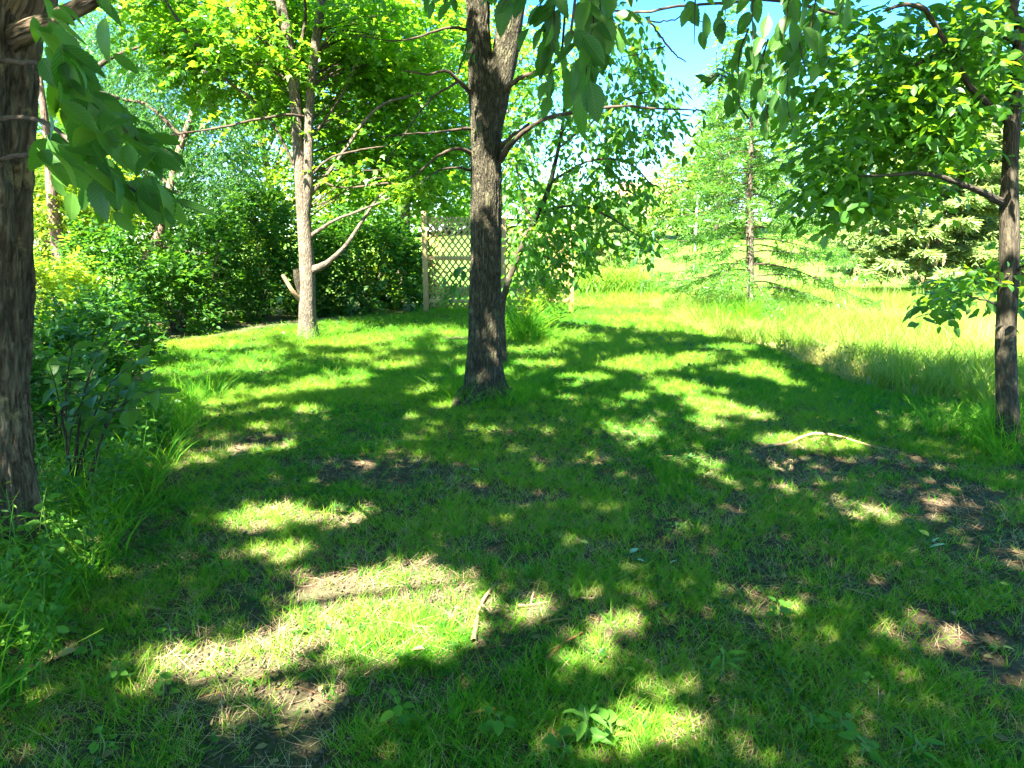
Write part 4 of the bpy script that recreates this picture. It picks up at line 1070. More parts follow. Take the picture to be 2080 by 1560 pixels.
# ---------- far trees on the bright slope
FAR = [
    (1400, 500, 62, [(1400, 390, 75, 80, 360), (1350, 430, 50, 50, 160), (1440, 340, 60, 70, 240)], 'far', "rounded tree left of the larch on the far slope"),
    (1510, 500, 70, [(1500, 370, 80, 90, 380), (1560, 320, 70, 80, 260), (1480, 280, 60, 50, 150)], 'far', "large pale tree directly behind the larch"),
    (1650, 500, 72, [(1640, 380, 80, 100, 340), (1690, 280, 70, 90, 260)], 'far', "pale tree right of the larch far behind"),
    (1290, 510, 66, [(1290, 440, 40, 50, 130), (1260, 420, 45, 50, 130)], 'lime', "small yellowish tree above the daylily bed"),
    (1180, 515, 58, [(1170, 420, 60, 80, 220), (1110, 430, 50, 80, 160)], 'far', "distant tree behind the slanting sapling"),
    (1830, 500, 66, [(1800, 300, 90, 110, 320), (1880, 220, 80, 100, 240), (1760, 200, 80, 100, 220)], 'far', "tall tree far behind the pale spruce"),
    (2000, 500, 70, [(2000, 250, 110, 130, 360), (2050, 120, 100, 120, 220)], 'far', "tall tree at the far right behind the spruces"),
    (950, 520, 90, [(930, 460, 90, 40, 220), (840, 470, 90, 40, 200)], 'far', "line tree across the pond"),
    (700, 520, 80, [(680, 470, 110, 40, 220), (560, 470, 100, 40, 200)], 'lime', "sunlit tree far beyond the thicket"),
    (420, 520, 70, [(420, 470, 90, 45, 200), (330, 465, 80, 40, 160)], 'lime', "sunlit tree glimpsed through the thicket opening"),
    (200, 520, 60, [(180, 420, 120, 90, 260), (60, 400, 100, 90, 200)], 'far', "far tree behind the reddish trunks"),
    (1450, 500, 58, [(1440, 210, 26, 40, 30), (1470, 150, 30, 50, 40), (1500, 90, 40, 60, 60), (1540, 180, 40, 60, 60)], 'larch', "thin feathery tall tree against the blue sky"),
]
for u, vb, yy, bl, mt, lab in FAR:
    round_tree('distant_tree', u, vb, yy, [pb(a, b_, ru, rv, yy, ru / F_PX * yy * .9, n) for a, b_, ru, rv, n in bl], .34, mt, lab, 'leaf', 12, 8, 1.1, 'bark_mid', group="trees on the far slope")

exec_later = []
# =================================================================== TRELLIS
YT = float(gp(866, 640)[1])
L0, L1 = at(866, 640, YT), at(1160, 640, YT)
base = on_ground(L0, 0)
tre = thing('trellis', base, "weathered wooden lattice trellis behind the forked tree", "trellis")
def box(name, c, s, mat, parent, rot=(0, 0, 0), bev=.004):
    x, y, z = s[0] / 2, s[1] / 2, s[2] / 2
    V = np.array([(-x, -y, -z), (x, -y, -z), (x, y, -z), (-x, y, -z), (-x, -y, z), (x, -y, z), (x, y, z), (-x, y, z)])
    Fq = [(0, 3, 2, 1), (4, 5, 6, 7), (0, 1, 5, 4), (1, 2, 6, 5), (2, 3, 7, 6), (3, 0, 4, 7)]
    me = mesh_from(name, V, Fq, None, mat, smooth=False)
    o = link(name, me, parent, c, rot)
    if bev:
        m = o.modifiers.new('bevel', 'BEVEL'); m.width = bev; m.segments = 1
    return o
W = L1[0] - L0[0]
xs_ = [0, W * .535, W]
hts = [2.28, 2.15, 2.0]
for xx, hh in zip(xs_, hts):
    box('post', (xx, 0, hh / 2 - .1), (.115, .105, hh + .2), M['cedar'], tre, (0, 0, .03 * rng.normal()))
for i in (0, 1):
    x0, x1 = xs_[i] + .0585, xs_[i + 1] - .0585
    for zz in (.31, 1.27):
        box('rail', ((x0 + x1) / 2, -.005, zz + .01 * rng.normal()), (x1 - x0 - .004, .045, .085), M['cedar'], tre)
    z0, z1 = .17, (2.16 if i == 0 else 1.9)
    dw, ang = .138, math.radians(53)
    ta = math.tan(ang)
    for lay, sg in ((0, 1), (1, -1)):
        c0 = -math.ceil((z1 - z0) / ta / dw) * dw if sg > 0 else 0
        k = 0
        while True:
            xo = x0 + c0 + k * dw; k += 1
            # line x = xo + sg*(z-z0)/ta
            if sg > 0 and xo > x1: break
            if sg < 0 and xo - (z1 - z0) / ta > x1: break
            lo, hi = z0, z1
            if sg > 0:
                lo = max(lo, z0 + (x0 - xo) * ta); hi = min(hi, z0 + (x1 - xo) * ta)
            else:
                lo = max(lo, z0 + (xo - x1) * ta); hi = min(hi, z0 + (xo - x0) * ta)
            if hi - lo < .06: continue
            xa, xb = xo + sg * (lo - z0) / ta, xo + sg * (hi - z0) / ta
            ln = math.hypot(xb - xa, hi - lo)
            box('slat', ((xa + xb) / 2, .024 + lay * .0095 + .0165, (lo + hi) / 2), (ln, .0085, .038), M['lattice'], tre, (0, -ang if sg > 0 else -(math.pi - ang), 0), 0)

# =================================================================== metal posts, far house
M['green_metal'] = mat_simple("green_metal", (0.03, 0.10, 0.06), (0.05, 0.14, 0.09), 20, .5, .05)
M['grey_metal'] = mat_simple("grey_metal", (0.35, 0.37, 0.38), (0.50, 0.52, 0.53), 12, .45, .05)
def post_thing(name, u, vb, vt, Y, w, mat, label, cat):
    base = on_ground(at(u, vb, Y), 0); base[1] = Y
    t_ = thing(name, base, label, cat)
    top = at(u, vt, Y); h = top[2] - base[2]
    b = Build(); r = w / 2
    b.tube(np.array([[0, 0, -.2], [0, 0, h * .5], [0, 0, h]]), [r, r, r], 10); b.obj('shaft', mat, t_)
    b = Build(); b.tube(np.array([[0, 0, h], [0, 0, h + .03], [0, 0, h + .05]]), [r * 1.3, r * 1.3, .002], 10); b.obj('cap', mat, t_)
post_thing('garden_post', 1323, 590, 472, 23.5, .07, M['green_metal'], "thin green metal post at the end of the daylily bed", "post")
post_thing('lamp_pole', 1412, 500, 395, 55.0, .16, M['grey_metal'], "thin grey pole standing on the far bright lawn", "pole")

base = on_ground(at(1312, 500, 82.0), 0)
house = thing('far_house', base, "small pale house with reddish roof far behind the spruce", "house")
M['plaster'] = mat_simple("pale_siding", (0.55, 0.50, 0.46), (0.68, 0.62, 0.57), 3, .8, .1)
M['roof'] = mat_simple("red_roof", (0.30, 0.14, 0.10), (0.42, 0.22, 0.16), 6, .8, .2)
M['glass'] = mat_simple("dark_glass", (0.03, 0.04, 0.05), (0.05, 0.06, 0.07), 3, .1, 0)
box('wall', (0, 0, 1.4), (6.0, 5, 2.8), M['plaster'], house)
rv_ = np.array([(-3.3, -2.8, 2.8), (3.3, -2.8, 2.8), (3.3, 2.8, 2.8), (-3.3, 2.8, 2.8), (-3.3, 0, 4.5), (3.3, 0, 4.5)])
link('roof', mesh_from('roof', rv_, [(0, 1, 5, 4), (2, 3, 4, 5), (0, 3, 2, 1)], [(0, 4, 3), (1, 2, 5)], M['roof'], smooth=False), house)
for xx in (-1.8, 1.8):
    w_ = box('window', (xx, -2.52, 1.5), (1.2, .08, 1.1), M['plaster'], house); box('pane', (0, -.045, 0), (1.0, .03, .9), M['glass'], w_)
box('door', (0, -2.53, 1.0), (.95, .07, 2.0), M['roof'], house)

# tan stump by the right spruces
base = on_ground(at(2021, 545, 27.0), 0)
st_ = thing('tree_stump', base, "short tan stump just left of the slender trunk in the distance", "stump")
b = Build(); b.tube(np.array([[0, 0, -.1], [0, 0, .3], [.02, 0, .75], [.02, 0, .80]]), [.32, .27, .25, .24], 16, rough=.1); b.obj('body', M['bark_pink'], st_)
b = Build(); b.tube(np.array([[.02, 0, .80], [.02, 0, .815], [.02, 0, .816]]), [.235, .22, .002], 16); b.obj('cut_face', M['stick'], st_)

# =================================================================== GRASS
def blade_set(name, mat, nb, hmin, hmax, wid, spread, lean, curve, seg=3, tone=(0, 1)):
    V, Q, R = [], [], []
    for i in range(nb):
        a = random.random() * 6.283; r = spread * math.sqrt(random.random())
        bx, by = r * math.cos(a), r * math.sin(a)
        h = hmin + (hmax - hmin) * random.random()
        la = random.random() * 6.283; ld = lean * (.3 + random.random())
        cv = curve * (.3 + random.random())
        dx, dy = math.cos(la), math.sin(la)
        fa = random.random() * 6.283; px_, py_ = -math.sin(fa), math.cos(fa)
        tn = tone[0] + (tone[1] - tone[0]) * random.random()
        n0 = len(V)
        for s in range(seg + 1):
            t = s / seg
            out_ = h * (ld * t + cv * t * t)
            z = h * t * (1 - .35 * cv * t)
            w = wid * .5 * (1 - t ** 1.6) + .0003
            cxp, cyp = bx + dx * out_, by + dy * out_
            V += [(cxp - px_ * w, cyp - py_ * w, z), (cxp + px_ * w, cyp + py_ * w, z)]
            R += [tn, tn]
        for s in range(seg):
            k = n0 + 2 * s
            Q.append((k, k + 1, k + 3, k + 2))
    return mesh_from(name, V, Q, None, mat, {"rnd": np.array(R)})

def rosette(name, mat, nl, ls):
    lv = Leaves()
    a = np.arange(nl) * 2.4 + rng.random(nl)
    T = np.stack([np.cos(a), np.sin(a), .25 + .3 * rng.random(nl)], -1)
    Pp = np.stack([np.cos(a) * .006, np.sin(a) * .006, .01 + .03 * rng.random(nl)], -1)
    lv.add(Pp, T, np.array([0, 0, 1.0]) + .2 * rng.normal(size=(nl, 3)), ls * (.7 + .5 * rng.random(nl)))
    return leaf_mesh(name, lv.arrays(), 'leaf', mat, (0, 0, 0))

def proto_collection(name, meshes):
    c = bpy.data.collections.new(name)
    for i, me in enumerate(meshes):
        o = bpy.data.objects.new("%s_%02d" % (name, i), me)
        c.objects.link(o)
    return c

def scatter(name, P, coll, nproto, scl, idx=None, tilt=.12, kind_mat=None, zrot=None):
    n = len(P)
    me = bpy.data.meshes.new(name)
    me.vertices.add(n); me.vertices.foreach_set("co", P.astype(np.float32).ravel())
    rot = np.stack([tilt * rng.normal(size=n), tilt * rng.normal(size=n), rng.random(n) * 6.283], -1)
    me.attributes.new("rot", 'FLOAT_VECTOR', 'POINT').data.foreach_set("vector", rot.astype(np.float32).ravel())
    me.attributes.new("scl", 'FLOAT', 'POINT').data.foreach_set("value", np.asarray(scl, np.float32))
    me.attributes.new("idx", 'INT', 'POINT').data.foreach_set("value", (rng.integers(0, nproto, n) if idx is None else idx).astype(np.int32))
    o = link(name, me)
    ng = bpy.data.node_groups.new(name + "_nodes", 'GeometryNodeTree')
    ng.interface.new_socket("Geometry", in_out='INPUT', socket_type='NodeSocketGeometry')
    ng.interface.new_socket("Geometry", in_out='OUTPUT', socket_type='NodeSocketGeometry')
    gi, go = ng.nodes.new("NodeGroupInput"), ng.nodes.new("NodeGroupOutput")
    ci = ng.nodes.new("GeometryNodeCollectionInfo")
    ci.inputs[0].default_value = coll; ci.inputs[1].default_value = True; ci.inputs[2].default_value = True
    ip = ng.nodes.new("GeometryNodeInstanceOnPoints"); ip.inputs["Pick Instance"].default_value = True
    def na(nm, dt):
        a = ng.nodes.new("GeometryNodeInputNamedAttribute"); a.data_type = dt; a.inputs[0].default_value = nm
        return a.outputs[0]
    ng.links.new(gi.outputs[0], ip.inputs["Points"]); ng.links.new(ci.outputs[0], ip.inputs["Instance"])
    ng.links.new(na("idx", 'INT'), ip.inputs["Instance Index"])
    ng.links.new(na("rot", 'FLOAT_VECTOR'), ip.inputs["Rotation"])
    ng.links.new(na("scl", 'FLOAT'), ip.inputs["Scale"])
    ng.links.new(ip.outputs[0], go.inputs[0])
    md = o.modifiers.new("scatter", 'NODES'); md.node_group = ng
    return o

def sample_view(y0, y1, dens, margin=.8):
    """random ground points in the widening strip the camera looks along"""
    n = int(dens * (0.76 * (y1 * y1 - y0 * y0) + 2 * margin * (y1 - y0)))
    out_ = []
    y = np.sqrt(y0 * y0 + rng.random(n) * (y1 * y1 - y0 * y0))
    x = (rng.random(n) * 2 - 1) * (0.76 * y + margin)
    return x, y

# shaded lawn
lawn_protos = [blade_set("lawn_tuft", M['lawn'], 10, .035, .085, .0032, .035, .5, .55, tone=((0, .45) if i < 3 else (.25, .95))) for i in range(5)] + \
              [blade_set("lawn_tuft", M['lawn'], 8, .05, .12, .0036, .03, .45, .6, tone=(.1, .9)) for i in range(3)] + \
              [blade_set("dry_tuft", M['straw'], 9, .025, .065, .0022, .04, 1.5, .6, 2) for i in range(2)] + \
              [rosette("clover_leaf", M['shrub'], 6, .028), rosette("clover_leaf", M['shrub'], 5, .040)]
coll = proto_collection("lawn_tufts", lawn_protos)
PX, PY, PS, PI = [], [], [], []
trunks = [(-2.66, 3.45, .34), (-.28, 7.2, .26), (4.0, 5.4, .12)]
LAWN_LEFT = np.array([[-30, -2], [-3.2, -1], [-2.4, 3.0], [-2.9, 5.5], [-4.2, 8.0], [-5.6, 11.0], [-4.6, 13.0], [-2.2, 16.2], [-1, 22], [-30, 40]])
for y0, y1, dens, s in ((1.0, 3.2, 2500, .72), (3.2, 5.5, 1900, .76), (5.5, 8.5, 1150, .86), (8.5, 12.5, 560, 1.15), (12.5, 17.5, 260, 1.45), (17.5, 26, 70, 2.1)):
    x, y = sample_view(y0, y1, dens)
    bare = fbm(x * 1.1 + 40, y * 1.1 + 7, 0, 3) + .20 * (fbm(x * 6, y * 6, 3.0, 2) - .5)
    lush = sstep(4.5, 8.0, y) * .16 + .035 * sstep(0.6, 2.4, x) * (1 - sstep(4, 7, y)) + .05 * sstep(.2, .5, -x) * (1 - sstep(3.4, 4.2, y)) - .14 * sstep(.95, 1.5, -x) * (1 - sstep(2.2, 3.2, y))
    keep = rng.random(len(x)) < sstep(.28, .46, bare + lush) * .92 + .08
    keep &= rng.random(len(x)) < 1 - (1 - sstep(4.5, 7.5, y)) * .75 * (1 - sstep(.36, .60, fbm(x * 2.6 + 5, y * 2.6 + 50, 0, 3)))
    keep &= ~in_poly(x, y, MEADOW) & ~in_poly(x, y, LAWN_LEFT)
    for tx, ty, tr in trunks: keep &= (x - tx) ** 2 + (y - ty) ** 2 > tr * tr
    x, y = x[keep], y[keep]
    rr = rng.random(len(x))
    dry = fbm(x * .9 + 9, y * .9 + 31, 0, 3)
    pdry = (.05 + .22 * sstep(.5, .62, dry)) * (1 - .8 * sstep(4.5, 8, y))
    ii = np.where(rr < pdry, rng.integers(8, 10, len(x)), np.where(rr > 1 - (.03 + .16 * sstep(.52, .66, fbm(x * 1.4 + 70, y * 1.4, 0, 3))), rng.integers(10, 12, len(x)), np.where(rr > .72, rng.integers(5, 8, len(x)), np.where(fbm(x * .8 + 20, y * .8 + 11, 0, 3) + .25 * (rng.random(len(x)) - .5) > .5, rng.integers(3, 5, len(x)), rng.integers(0, 3, len(x))))))
    PX.append(x); PY.append(y); PS.append(s * (.7 + .6 * rng.random(len(x)))); PI.append(ii)
x, y, s_, ii = map(np.concatenate, (PX, PY, PS, PI))
lawn = scatter("lawn_grass", np.stack([x, y, ground_z(x, y) - .004], -1), coll, 12, s_, ii)
tag(lawn, "short mown grass of the shaded lawn with bare soil showing", "grass", kind="stuff")

# litter: crumbs of soil, bits of twig and dead leaf
M['crumb'] = mat_simple("soil_crumb", (0.03, 0.022, 0.013), (0.10, 0.072, 0.043), 60, .9, .3)
M['litter_leaf'] = mat_leaf("litter_leaf", [(0.09, 0.055, 0.025), (0.19, 0.125, 0.055), (0.22, 0.20, 0.06)], [(0.2, 0.12, 0.04), (0.3, 0.22, 0.08)], .2, .7, inst=True)
def crumb_mesh():
    V, T_, n0 = [], [], 0
    for i in range(9):
        r = .003 + .008 * random.random() ** 2; a = random.random() * 6.28; q = .07 * math.sqrt(random.random())
        c = np.array([q * math.cos(a), q * math.sin(a), r * .4])
        o8 = np.array([(1, 0, 0), (0, 1, 0), (-1, 0, 0), (0, -1, 0), (0, 0, .8), (0, 0, -.8)]) * r * (.7 + .6 * rng.random((6, 1)))
        V += list(c + o8)
        for f in ((0, 1, 4), (1, 2, 4), (2, 3, 4), (3, 0, 4), (1, 0, 5), (2, 1, 5), (3, 2, 5), (0, 3, 5)): T_.append([k + n0 for k in f])
        n0 += 6
    return mesh_from("soil_crumbs", V, None, T_, M['crumb'], smooth=False)
def bit_mesh(mat, n, l0, l1, w):
    b = Build()
    for i in range(n):
        a = random.random() * 6.28; c = np.array([.06 * rng.normal(), .06 * rng.normal(), .006]); ln = l0 + (l1 - l0) * random.random()
        d = np.array([math.cos(a), math.sin(a), .12 * rng.normal()]) * ln / 2
        b.tube(catmull([c - d, c + rng.normal(size=3) * [.006, .006, .002], c + d], 5), np.linspace(w, w * .5, 5), 4)
    return mesh_from("twig_bits", np.vstack(b.V), np.vstack(b.Q), None, mat, {"bk": np.vstack(b.B)})
def dead_leaf_mesh(n):
    lv = Leaves(); a = rng.random(n) * 6.28
    lv.add(np.stack([.06 * rng.normal(size=n), .06 * rng.normal(size=n), .008 + .008 * rng.random(n)], -1), np.stack([np.cos(a), np.sin(a), .15 * rng.normal(size=n)], -1), np.array([0, 0, 1.0]) + .35 * rng.normal(size=(n, 3)), .018 + .03 * rng.random(n))
    return leaf_mesh("dead_leaves", lv.arrays(), 'leaf', M['litter_leaf'], (0, 0, 0))
litter = [crumb_mesh(), crumb_mesh(), crumb_mesh(), bit_mesh(M['stick'], 4, .03, .10, .0016), bit_mesh(M['stick_red'], 3, .02, .07, .0014), dead_leaf_mesh(2), dead_leaf_mesh(1), blade_set("thatch", M['straw'], 14, .02, .055, .0018, .07, 2.6, .3, 2)]
coll_l = proto_collection("litter_bits", litter)
x, y = sample_view(1.0, 7.0, 420)
pk = rng.random(len(x)); ii = np.where(pk < .5, rng.integers(0, 3, len(x)), np.where(pk < .66, rng.integers(3, 5, len(x)), np.where(pk < .71, rng.integers(5, 7, len(x)), np.where(pk < .9, rng.integers(0, 3, len(x)), 7))))
lo = scatter("leaf_litter", np.stack([x, y, ground_z(x, y)], -1), coll_l, 8, .6 + .8 * rng.random(len(x)), ii, tilt=.05)
tag(lo, "crumbs of soil, twig bits and dead leaf scraps between the grass", "litter", kind="stuff")

# meadow
mead_protos = [blade_set("meadow_tuft", M['meadow'], 16, .22, .55, .0065, .07, .22, .55, 4, (0, .62)) for i in range(4)] + \
              [blade_set("meadow_tuft", M['meadow'], 20, .18, .42, .0045, .09, .35, .9, 4, (.35, 1)) for i in range(4)] + \
              [blade_set("meadow_tuft", M['meadow'], 9, .4, .75, .008, .06, .18, .5, 4, (0, .5)) for i in range(2)]
coll2 = proto_collection("meadow_tufts", mead_protos)
n = 19000
y = 6.5 + rng.random(n) ** 1.25 * 17; x = rng.random(n) * 18.5 + .5
k = in_poly(x, y, MEADOW); x, y = x[k], y[k]
pale = fbm(x * .55 + 3, y * .55, 0, 3)
ii = np.where(pale > .51, rng.integers(4, 8, len(x)), rng.integers(0, 4, len(x))); ii = np.where(rng.random(len(x)) > .965, rng.integers(8, 10, len(x)), ii)
mo = scatter("meadow_grass", np.stack([x, y, ground_z(x, y) - .01], -1), coll2, 10, .75 + .45 * rng.random(len(x)), ii)
tag(mo, "tall unmown meadow grass, green and straw coloured, in full sun", "grass", kind="stuff")

# tall grass round trunks and along the left edge
tall_protos = [blade_set("tall_tuft", M['lawn'], 14, .16, .45, .006, .06, .25, .7, 4, (0, .8)) for i in range(4)]
coll3 = proto_collection("tall_tufts", tall_protos)
def tall(name, pts, label, smin=.7, smax=1.2):
    pts = np.array(pts); z = ground_z(pts[:, 0], pts[:, 1]) - .01
    o = scatter(name, np.stack([pts[:, 0], pts[:, 1], z], -1), coll3, 4, smin + (smax - smin) * rng.random(len(pts)))
    tag(o, label, "grass", kind="stuff")
def ring(cx, cy, r0, r1, n):
    a = rng.random(n) * 6.283; r = r0 + (r1 - r0) * rng.random(n) ** 1.4
    return [(cx + math.cos(a[i]) * r[i], cy + math.sin(a[i]) * r[i]) for i in range(n)]
pts = []
for i in range(260):
    y_ = 1.8 + 5.5 * rng.random(); pts.append((-1.62 - .27 * max(0, y_ - 2) - abs(rng.normal()) * .55, y_))
tall("edge_grass", pts, "long uncut grass round the foot of the rugged trunk", .6, 1.1)
tall("trunk_grass", ring(base_mid[0], base_mid[1], .27, .60, 150), "longer grass tufts round the foot of the forked trunk", .3, .8)
tall("trunk_grass", ring(4.0, 5.4, .12, .75, 110), "long arching grass round the slender trunk", .7, 1.25)
p_ = gp(625, 692); tall("trunk_grass", ring(p_[0], p_[1], .15, .6, 60), "grass tuft round the pale twin stemmed trunk", .5, .9)
p_ = gp(1052, 700); tall("trunk_grass", ring(p_[0] + .1, p_[1] + .4, 0, .42, 60), "tall grass clump between forked trunk and trellis", 1.0, 2.4)
p_ = gp(1130, 650); tall("trunk_grass", ring(p_[0], p_[1], 0, .7, 60), "grass growing up the foot of the right trellis panel", .8, 1.4)
p_ = gp(1525, 665); tall("trunk_grass", ring(p_[0], p_[1], 0, 1.4, 260), "tall green grass round the foot of the larch", 1.0, 1.8)
p_ = gp(900, 640); tall("trunk_grass", [(p_[0] - .6 + 1.6 * rng.random(), p_[1] + .3 * rng.random()) for i in range(50)], "weeds along the bottom rail of the left trellis panel", .6, 1.0)

def leafy_stem(name, h, nl, ls, tpl, mat):
    lv = Leaves(); t = np.linspace(.15, 1, nl); a = np.arange(nl) * 2.4 + rng.random(nl)
    bx, by = .18 * rng.normal() * h, .18 * rng.normal() * h
    Pp = np.stack([bx * t ** 2 + .012 * np.cos(a), by * t ** 2 + .012 * np.sin(a), h * t], -1)
    lv.add(Pp, np.stack([np.cos(a), np.sin(a), .15 + .35 * rng.normal(size=nl)], -1), np.array([0, 0, 1.0]) + .35 * rng.normal(size=(nl, 3)), ls * (.5 + .7 * rng.random(nl)) * (1.15 - .5 * t))
    tt = np.linspace(0, 1, 6); b = Build(); b.tube(np.stack([bx * tt ** 2, by * tt ** 2, h * tt], -1), np.linspace(.0035, .0012, 6), 4)
    m1 = leaf_mesh(name, lv.arrays(), tpl, mat, (0, 0, 0))
    V0 = np.empty(len(m1.vertices) * 3); m1.vertices.foreach_get("co", V0); R0 = np.empty(len(m1.vertices)); m1.attributes["rnd"].data.foreach_get("value", R0)
    q0 = np.array([p_.vertices[:] for p_ in m1.polygons]); Vb = np.vstack(b.V)
    return mesh_from(name, np.vstack([V0.reshape(-1, 3), Vb]), np.vstack([q0, np.vstack(b.Q) + len(R0)]), None, mat, {"rnd": np.concatenate([R0, np.full(len(Vb), .5)])}, smooth=False)
M['under'] = mat_leaf("undergrowth_leaf", [(0.025, 0.10, 0.012), (0.05, 0.15, 0.014), (0.09, 0.19, 0.02)], [(0.10, 0.34, 0.012), (0.20, 0.46, 0.014), (0.34, 0.56, 0.02)], 0.42, spec=.3)
ug = [leafy_stem("leafy_stem", .22 + .3 * rng.random(), 12, .06 + .03 * rng.random(), 'leaf', M['under']) for i in range(5)] + [leafy_stem("leafy_stem", .3 + .3 * rng.random(), 16, .07, 'slim', M['under']) for i in range(2)]
coll_u = proto_collection("leafy_stems", ug)
def under(pts, label, s0=.7, s1=1.2, name="undergrowth"):
    pts = np.array(pts)
    o = scatter(name, np.stack([pts[:, 0], pts[:, 1], ground_z(pts[:, 0], pts[:, 1])], -1), coll_u, 7, s0 + (s1 - s0) * rng.random(len(pts)), tilt=.16)
    tag(o, label, "undergrowth", kind="stuff")
pts = []
for i in range(300):
    y_ = 1.9 + 4.6 * rng.random(); pts.append((-1.55 - .33 * max(0, y_ - 1.9) - abs(rng.normal()) * .40, y_))
under(pts, "tangle of leafy weeds round the rugged trunk and down the left edge", .5, 1.15)
k_ = [(x, y) for x, y in zip(1 + 17 * rng.random(900), 7.5 + 15 * rng.random(900)) if in_poly(np.array([x]), np.array([y]), MEADOW)[0]]
under(k_, "broad leaved weeds scattered through the meadow grass", .8, 1.3)
p_ = gp(1525, 665); under(ring(p_[0], p_[1], .1, 1.3, 70), "leafy weeds tangled round the foot of the larch", .8, 1.6)
p_ = gp(625, 692); under(ring(p_[0] - .1, p_[1] - .1, .15, .5, 26), "leafy sprouts at the foot of the twin stemmed tree", .5, 1.0)

# ---------- reeds with seed heads in the meadow
REED = [(1727, 605, 545), (1746, 605, 544), (1793, 604, 533), (1815, 604, 536), (1766, 606, 562), (1743, 608, 574), (1783, 607, 570), (1802, 606, 574), (1796, 606, 552), (1826, 606, 562), (1846, 606, 560), (1862, 604, 490), (1857, 605, 528), (1863, 605, 553), (1883, 604, 529), (1904, 603, 518), (1877, 606, 562), (1890, 606, 566), (1900, 606, 560), (1870, 607, 572)]
def reed_meshes():
    out_ = []
    for bend in (.05, -.08, .12):
        b = Build(); t = np.linspace(0, 1, 9); Pp = np.stack([bend * t ** 2, 0 * t, t], -1); b.tube(Pp, np.linspace(.0065, .003, 9), 6)
        st = mesh_from("reed_stem", np.vstack(b.V), np.vstack(b.Q), None, M['stem'], {"bk": np.vstack(b.B)})
        lv = Leaves(); m = 160; tt = rng.random(m)
        pos = np.stack([bend * .8 + bend * .35 * tt + 0 * tt, 0 * tt, .80 + .22 * tt], -1) + unit(m) * .006
        lv.add(pos, unit(m) * .6 + np.array([bend, 0, 1.0]), unit(m), .05 * np.sin(math.pi * (.12 + .85 * tt)) + .01)
        out_.append((st, leaf_mesh("seed_head", lv.arrays(), 'dia', M['straw'], (0, 0, 0))))
    return out_
RM = reed_meshes()
lean_txt = ["leaning left", "bending right", "tipping well right"]
for i, (u, vb, vt) in enumerate(REED):
    Yr = 18.0 + 2.0 * rng.random()
    a = on_ground(at(u, vb, Yr), 0); a[1] = Yr
    h = max(.5, at(u, vt, Yr)[2] - a[2])
    cl = i >= 11
    t_ = thing('reed', a, "tan seed head reed in the %s bunch, %s from the left" % ("taller" if cl else "shorter", ["first", "second", "third", "fourth", "fifth", "sixth", "seventh", "eighth", "ninth", "tenth", "eleventh"][i - 11 if cl else i]), "reed", "reeds with tan seed heads in the meadow")
    st, hd = RM[i % 3]
    s = (1.2, 1.2, h)
    link('stem', st, t_, (0, 0, 0), (0, 0, rng.normal() * .6), s); link('seed_head', hd, t_, (0, 0, 0), (0, 0, 0), s)
REED_SORT = None

# ---------- daylily clumps
lily = [blade_set("strap_leaf", M['meadow'], 60, .5, .95, .022, .22, .18, .75, 5, (.05, .45)) for i in range(3)]
DL = ["first", "second", "third", "fourth", "fifth", "sixth", "seventh", "eighth", "ninth", "tenth"]
for i in range(10):
    u = 1178 + i * 15.5
    a = on_ground(at(u, 590 + 4 * rng.normal(), 22.3 + .5 * (i % 2)), 0)
    t_ = thing('daylily_clump', a, "%s bright strap leaved daylily clump counting from the right trellis post" % DL[i], "plant", "daylily clumps in the bed")
    o = link('foliage', lily[i % 3], t_, (0, 0, 0), (0, 0, rng.random() * 6), (1.35 + .3 * rng.random(),) * 3); o['kind'] = 'stuff'

# =================================================================== small plants on the lawn
def weed(u, v, h, nl, ls, label, kind='weed', up=.5, lean=(0, 0), cat="weed", name='broadleaf_weed', Yfix=None):
    a = gp(u, v) if Yfix is None else on_ground(at(u, v, Yfix), 0)
    t_ = thing(name, a, label, cat, "broadleaf weeds in the lawn" if name == 'broadleaf_weed' else None)
    b = Build(); h = h * 1.1 + .03
    if kind == 'weed' and name == 'broadleaf_weed':
        kind = ('weed', 'narrow', 'weed', 'clover')[int(u + v) % 4]; nl = nl + (4 if kind == 'narrow' else 2); ls = ls * (.75 if kind == 'clover' else .95)
    top = np.array([lean[0], lean[1], h])
    Pp = catmull([np.zeros(3), top * .5 + [.01, 0, .01], top], 8); b.tube(Pp, np.linspace(.0035, .0015, 8), 6); b.obj('stem', M['stem'], t_)
    for i in range(nl):
        t = .25 + .75 * (i + .5) / nl
        q = Pp[min(7, int(t * 7))]
        an = i * 2.4 + rng.random()
        T = np.array([math.cos(an), math.sin(an), up * (rng.random() - .25)])
        link('leaf', LEAF[kind][i % len(LEAF[kind])], t_, Vector(q + T * .02), frame_euler(T, (0.2 * rng.normal(), .2 * rng.normal() - .25, 1)), (ls * (.45 + .75 * rng.random()),) * 3)
